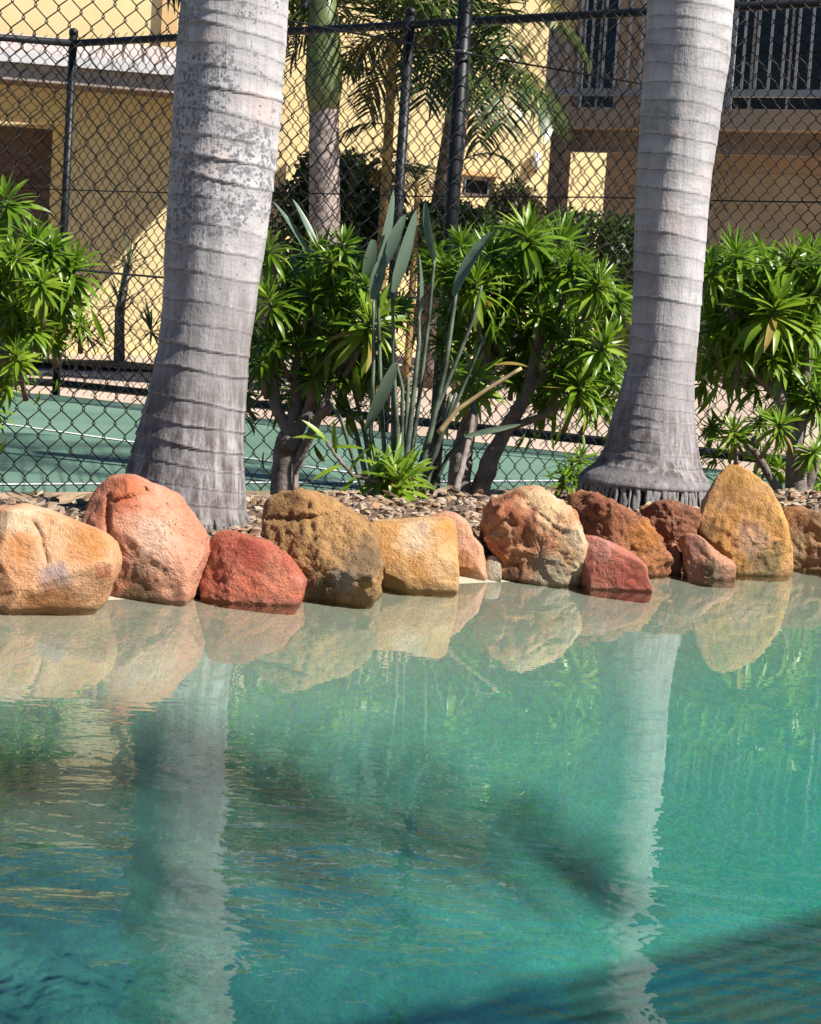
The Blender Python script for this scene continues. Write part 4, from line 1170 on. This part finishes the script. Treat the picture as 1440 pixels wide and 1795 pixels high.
mb.add([a, b, c_, d_] + [q - Vector((0, 0, .12)) for q in (a, b, c_, d_)], [(0, 1, 2, 3), (7, 6, 5, 4)] + [(i, 4 + i, 4 + (i + 1) % 4, (i + 1) % 4) for i in range(4)])
part('roof', mb, M_roof, house, False)
la, lz = K.hit(938, 290)
lamp = thing('wall_lamp', 'small white wall lamp on the yellow house wall', 'lamp', K.p(la, lz, .0))
lp = K.p(la, lz, .06)
part('shade', MB().tube([lp + Vector((0, 0, z)) for z in (.16, .14, .02, -.05)], [.02, .045, .055, .04], 14), M_white, lamp)
part('bracket', MB().tube([K.p(la, lz - .07, .004), lp - Vector((0, 0, .07))], .018, 8), M_post, lamp)

# -- the balcony house on the right
B = Face(at(960, 200, 17.4), -27)
bl = B.hit(948, 200)[0]; br = B.hit(1560, 200)[0]
zt, zb = B.hit(1260, 190)[1], B.hit(1260, 226)[1]
bal = thing('balcony_house', 'house with a railed balcony over a shaded open ground floor', 'building', B.p(bl, .1))
mb = MB(); B.box(mb, bl, br, zb, zt, -.12, 0); part('fascia', mb, M_tan, bal, False)
mb = MB(); B.box(mb, bl + .004, br, zb + .02, zt - .02, -2.2, -.124); part('floor_slab', mb, M_tan, bal, False)
pa = B.hit(971, 300)[0]
mb = MB(); B.box(mb, pa - .07, pa + .07, -.05, zb, -.19, -.05); part('post', mb, M_post, bal, False)
mb = MB(); B.box(mb, bl + .1, br, zb - .19, zb - .004, -.26, -.16); part('beam', mb, M_post, bal, False)
# rails and balusters
zr0 = B.hit(1300, 162)[1]; zr1 = zr0 + 1.02
def brail(z, t, out): m2 = MB(); B.box(m2, bl + .02, br, z - t / 2, z + t / 2, out - .05, out); part('rail', m2, M_alu, bal, False)
brail(zr0, .06, -.02); brail(zr1, .055, -.02)
m2 = MB(); B.box(m2, bl + .02, bl + .11, zt, zr1 + .1, -.10, -.01); part('rail_post', m2, M_fas, bal, False)
k = bl + .19; me = None; i = 0
while k < br:
    if i % 14 == 13:
        m2 = MB(); B.box(m2, k - .03, k + .03, zt, zr1, -.08, -.02); part('rail_post', m2, M_alu, bal, False)
    else:
        m2 = MB(); B.box(m2, k - .009, k + .009, zr0 + .03, zr1 - .028, -.055, -.035); part('baluster', m2, M_bal, bal, False)
    k += .113; i += 1
# upper wall with dark sliding doors, set back behind the balcony
S = Face(B.p(0, 0, -2.2), -27)
d0, d1 = S.hit(1010, 60)[0], S.hit(1085, 60)[0]
dd = [(d0, d1, zt + .02, zt + 2.15), (S.hit(1180, 60)[0], S.hit(1600, 60)[0], zt + .02, zt + 2.15)]
part('upper_wall', wall_with_holes(S, S.hit(960, 100)[0], S.hit(1640, 60)[0], zt, 5.1, dd), M_tan, bal, False)
window(bal, S, *dd[0], 2); window(bal, S, *dd[1], 6)
mb = MB(); a, b = S.p(bl - .4, 5.0, 2.5), S.p(br + .4, 5.0, 2.5); c_, d_ = S.p(br + .4, 5.5, -.35), S.p(bl - .4, 5.5, -.35)
mb.add([a, b, c_, d_] + [q - Vector((0, 0, .15)) for q in (a, b, c_, d_)], [(0, 1, 2, 3), (7, 6, 5, 4)] + [(i, 4 + i, 4 + (i + 1) % 4, (i + 1) % 4) for i in range(4)])
part('roof', mb, M_roof, bal, False)
# shaded ground floor wall and its weatherboards
Q = Face(B.p(0, 0, -1.5), -27)
q0, q1, q2 = Q.hit(1062, 300)[0], Q.hit(1195, 300)[0], Q.hit(1620, 300)[0]
part('lower_wall', wall_with_holes(Q, q0, q2, -.05, zb, []), M_tan, bal, False)
zz = .1
while zz < Q.hit(1300, 305)[1]:
    m2 = MB()
    v = [Q.p(q1, zz, .030), Q.p(q2 - .01, zz, .030), Q.p(q2 - .01, zz + .094, .006), Q.p(q1, zz + .094, .006), Q.p(q1, zz, .003), Q.p(q2 - .01, zz, .003)]
    m2.add(v, [(0, 1, 2, 3), (4, 5, 1, 0)]); part('board', m2, M_siding, bal, False)
    zz += .092

# -- slat roof added out of view; gaps set to half shade the near water
ee = edge(sunpt(gp(1180, 1655, 0) + (gp(1180, 1655, 0) - CAM) * .95, 2.62))[1]
ter = thing('added_pergola', 'white slat roof on timber posts, added out of view behind the viewer to half shade the pool', 'added_pergola', ue(0, -3.95, .09))
sl_me = MB().box((0, 0, 0), (6.0, .020, .006), (PU, PV, ZV)).mesh('slat', M_white, smooth=False)
for k in range(35):
    place('slat', sl_me, ter, Matrix.Translation(ue(0, ee - .03 - k * .036, 2.598)))
for u_ in (-2.8, 0, 2.8):
    p = ue(u_, -3.95, 1.30); m2 = MB(); m2.box(p, (.11, .11, 2.42), (PU, PV, ZV)); part('post', m2, M_post, ter, False)
    p = ue(u_, ee - .6, 2.55); m2 = MB(); m2.box(p, (.06, 1.3, .085), (PU, PV, ZV)); part('beam', m2, M_post, ter, False)

# ------------------------------------------------------------------ planting beyond the court
M_hedge = leaf_mat('hedge_leaf', (.022, .048, .010), (.05, .09, .016), .25, .4, .4)
M_hedge2 = leaf_mat('hedge_leaf_reddish', (.05, .05, .02), (.09, .075, .03), .25, .4, .4)
M_cane = plain('golden_cane_stem', (.30, .19, .06), .5, .25, 9)
M_ptr = plain('grey_palm_bark', (.34, .27, .24), .85, .2, 9, .006, 30)
M_ptr2 = plain('brown_fibrous_bark', (.22, .155, .12), .95, .3, 12, .02, 25)
def clump(c, rad, n, leaf, seed, mb, flat=False):
    r = random.Random(seed)
    for k in range(n):
        while True:
            p = Vector((r.uniform(-1, 1), r.uniform(-1, 1), r.uniform(-1, 1)))
            q = max(abs(p.x), abs(p.y), abs(p.z)) if flat else p.length
            if q < 1 and (q > .62 or r.random() < .3): break
        nn = 1 + .25 * noise.noise(p * 2.4 + Vector((seed, 0, 0)))
        p = Vector(c) + Vector((p.x * rad[0], p.y * rad[1], p.z * rad[2])) * nn
        d = Vector((r.uniform(-1, 1), r.uniform(-1, 1), r.uniform(-.6, 1))).normalized(); s = d.orthogonal().normalized()
        s = (s * math.cos(k) + d.cross(s) * math.sin(k)) * leaf * .28; L = leaf * r.uniform(.7, 1.2)
        mb.add([p, p + d * L * .5 + s, p + d * L, p + d * L * .5 - s], [(0, 1, 2, 3)])
def hedge(name, label, cat, x0, x1, y0, y1, Y, dep, n, leaf, seed, mat, group=None, flat=False):
    a, b = at(x0, (y0 + y1) / 2, Y), at(x1, (y0 + y1) / 2, Y); t, bt = at((x0 + x1) / 2, y0, Y).z, at((x0 + x1) / 2, y1, Y).z
    gz = ground_z((a.x + b.x) / 2, Y)
    bt = max(bt, gz + .12)
    c = Vector(((a.x + b.x) / 2, Y + dep * .5, (t + bt) / 2))
    root = thing(name, label, cat, (c.x, c.y, gz), group)
    mb = MB(); clump(c, ((b.x - a.x) / 2, dep / 2, (t - bt) / 2), n, leaf, seed, mb, flat)
    o = part('foliage', mb, mat, root); o['kind'] = 'stuff'
    r = random.Random(seed)
    for k in range(4):
        p = Vector((lerp(a.x, b.x, (k + .5) / 4), c.y, gz - .04))
        part('stem', MB().tube([p, p + Vector((r.uniform(-.1, .1), 0, (bt - gz) * .6)), Vector((p.x + r.uniform(-.15, .15), c.y, c.z))], [.03, .024, .01], 6), M_bark, root)
    return root
hedge('garden_bush', 'dense dark green bush behind the grey palm with the green crownshaft', 'bush', 478, 705, 258, 500, 15.4, 1.0, 7500, .075, 1, M_hedge)
hedge('garden_bush', 'low dark bush between the golden cane palm and the thick brown palm', 'bush', 690, 890, 350, 500, 14.9, .9, 5200, .07, 2, M_hedge)
hedge('garden_bush', 'reddish small-leaved bush under the wall lamp', 'bush', 845, 960, 312, 480, 16.4, .8, 3200, .06, 3, M_hedge2)
hedge('clipped_hedge', 'dark clipped hedge in front of the open ground floor', 'hedge', 985, 1180, 378, 540, 15.2, .8, 5200, .06, 4, M_hedge, flat=True)
hedge('garden_bush', 'dark ground bush left of the golden cane palm, under the dense dark bush', 'bush', 470, 640, 440, 560, 14.4, .6, 2600, .07, 5, M_hedge)

FG = [frond_mesh('frond', M_frond_bg, 1.5, .42, 30, 70, 150, 11, .028), frond_mesh('frond', M_frond_bg, 1.3, .40, 28, 40, 130, 12, .028), frond_mesh('frond', M_frond_gold, 1.3, .38, 28, 55, 140, 13, .028), frond_mesh('frond', M_frond_bg, 1.2, .38, 28, 10, 95, 14, .028, .6)]
FD = [frond_mesh('frond', M_frond_dry, 1.1, .36, 30, -20, 70, 15, .026, .7)]
def bgpalm(label, xb, yb, xt, yt, w0, w1, Y, mat, fronds, nf, seed, shaft=None, sc_=(.8, 1.1), yaw0=None):
    a, b = at(xb, yb, Y), at(xt, yt, Y); gz = ground_z(a.x, Y)
    root = thing('garden_palm', label, 'palm tree', (a.x, Y, gz), 'palms in the garden beyond the court')
    pts = [Vector((a.x, Y, gz - .05))] + [a.lerp(b, k / 14) for k in range(15)]
    m = mpp(Y)
    mb = MB()
    P, rr = [], []
    n = 90
    for k in range(n + 1):
        t = k / n * (len(pts) - 1); i = min(len(pts) - 2, int(t)); P.append(pts[i].lerp(pts[i + 1], t - i))
        rr.append(lerp(w0, w1, k / n) / 2 * m * (1 + .05 * ((k % 6) / 6)))
    mb.tube(P, rr, 18); part('trunk', mb, mat, root)
    top = b
    if shaft:
        s = at(*shaft, Y); part('crownshaft', MB().tube([b - Vector((0, 0, .03)), b.lerp(s, .15), b.lerp(s, .6), s], [w1 / 2 * m * 1.02, w1 / 2 * m * 1.3, w1 / 2 * m * 1.1, w1 / 2 * m * .6], 18), M_shaft, root); top = b.lerp(s, .85)
    crown(root, top, fronds, nf, seed, sc_=sc_, yaw0=yaw0)
    return root
bgpalm('grey garden palm with a green crownshaft, in front of the dense dark bush', 570, 425, 568, 190, 54, 50, 14.5, M_ptr, FG, 10, 3, (567, -60), (1.0, 1.3))
p2 = bgpalm('slender golden cane palm behind the far fence post', 672, 420, 690, 70, 20, 14, 14.8, M_cane, FG, 8, 4, None, (.55, .8))
p3 = bgpalm('thick brown garden palm with yellowing fronds, left of the balcony house', 775, 400, 812, 120, 52, 34, 15.3, M_ptr2, FG, 12, 6, None, (.8, 1.1))
p4 = bgpalm('little pale palm seedling between the cane palm and the thick brown palm', 730, 400, 732, 318, 12, 8, 15.0, M_cane, FG, 7, 8, None, (.35, .5))
# hanging fronds beside the balcony
for x, y, m_, s, yaw in ((905, 105, FG[3], .7, 2.9), (945, 70, FD[0], .45, 3.6), (880, 150, FG[3], .55, .2), (700, 60, FG[1], .7, .3), (860, 40, FG[2], .8, -.9), (800, 290, FG[1], .5, -.3)):
    place('frond', m_, p3, Matrix.Translation(at(x, y, 15.1)) @ Matrix.Rotation(yaw, 4, 'Z') @ Matrix.Scale(s, 4))
for x, y, m_, s, yaw in ((640, 20, FG[3], .9, 3.3), (560, 40, FG[3], .9, 2.9), (600, 0, FG[1], 1.0, .3), (760, 10, FG[1], 1.0, 3.0), (690, -10, FG[0], .9, .2), (690, 150, FG[1], .6, 3.0), (690, 220, FG[3], .5, 3.2), (700, 200, FG[0], .5, .0)):
    place('frond', m_, p2, Matrix.Translation(at(x, y, 14.7)) @ Matrix.Rotation(yaw, 4, 'Z') @ Matrix.Scale(s, 4))

# spiky plant in front of the garage, with a dark bed round its foot
sp = at(212, 585, 16.6); gz = ground_z(sp.x, sp.y)
mb = MB()
for k in range(18):
    a0, a1 = 2 * math.pi * k / 18, 2 * math.pi * (k + 1) / 18
    c0 = Vector((sp.x, sp.y, gz + .05))
    mb.add([c0, c0 + Vector((1.1 * math.cos(a0), .6 * math.sin(a0), -.045)), c0 + Vector((1.1 * math.cos(a1), .6 * math.sin(a1), -.045))], [(0, 1, 2)])
struct('planting_soil', mb, M_soil, True)
spk = thing('spiky_plant', 'dark spiky plant growing before the garage wall', 'plant', (sp.x, sp.y, gz))
part('stem', MB().tube([(sp.x, sp.y, gz), (sp.x - .02, sp.y, gz + .45), (sp.x + .03, sp.y, gz + .85)], [.05, .04, .03], 8), M_bark, spk)
M_spk = leaf_mat('spiky_leaf', (.03, .055, .02), (.07, .10, .04), .2, .5)
SPL = MB().add(*lance(.35, .055, .3, 4)).mesh('leaf', M_spk)
r = random.Random(3)
for cx_, cz_, n_, L_ in ((.03, .85, 46, .36), (-.02, .50, 40, .36), (.25, .30, 40, .42), (-.28, .22, 40, .40)):
    for k in range(n_):
        d = Vector((r.gauss(0, 1), r.gauss(0, 1), abs(r.gauss(.2, .8)) - .25)).normalized()
        place('leaf', SPL, spk, frame((sp.x + cx_, sp.y, gz + cz_), d, (0, 0, 1), L_ * r.uniform(.7, 1.1)))

# trees behind the houses: they stand in the mirror image of the sky
def tree(label, x, y, h, rad, n, seed):
    gz = .14
    root = thing('leafy_tree', label, 'tree', (x, y, gz), 'trees behind the houses')
    r = random.Random(seed)
    part('trunk', MB().tube([(x, y, gz - .1), (x + .1, y, gz + h * .4), (x, y, gz + h * .75)], [.2, .15, .08], 12), M_bark, root)
    mb = MB()
    for k in range(9):
        c = Vector((x + r.uniform(-.7, .7) * rad, y + r.uniform(-.6, .6) * rad, gz + h * .78 + r.uniform(-.5, .5) * rad))
        part('limb', MB().tube([(x, y, gz + h * .5), c], [.07, .02], 6), M_bark, root)
        clump(c, (rad * .45,) * 3, n, .19, seed * 10 + k, mb)
    o = part('crown', mb, M_frond, root); o['kind'] = 'stuff'
tree('leafy tree behind the house with the plain upper storey', -5.9, 27.5, 8.2, 1.9, 700, 5)
tree('leafy tree behind the tall sunlit house wall', .2, 27.0, 7.4, 1.7, 700, 6)
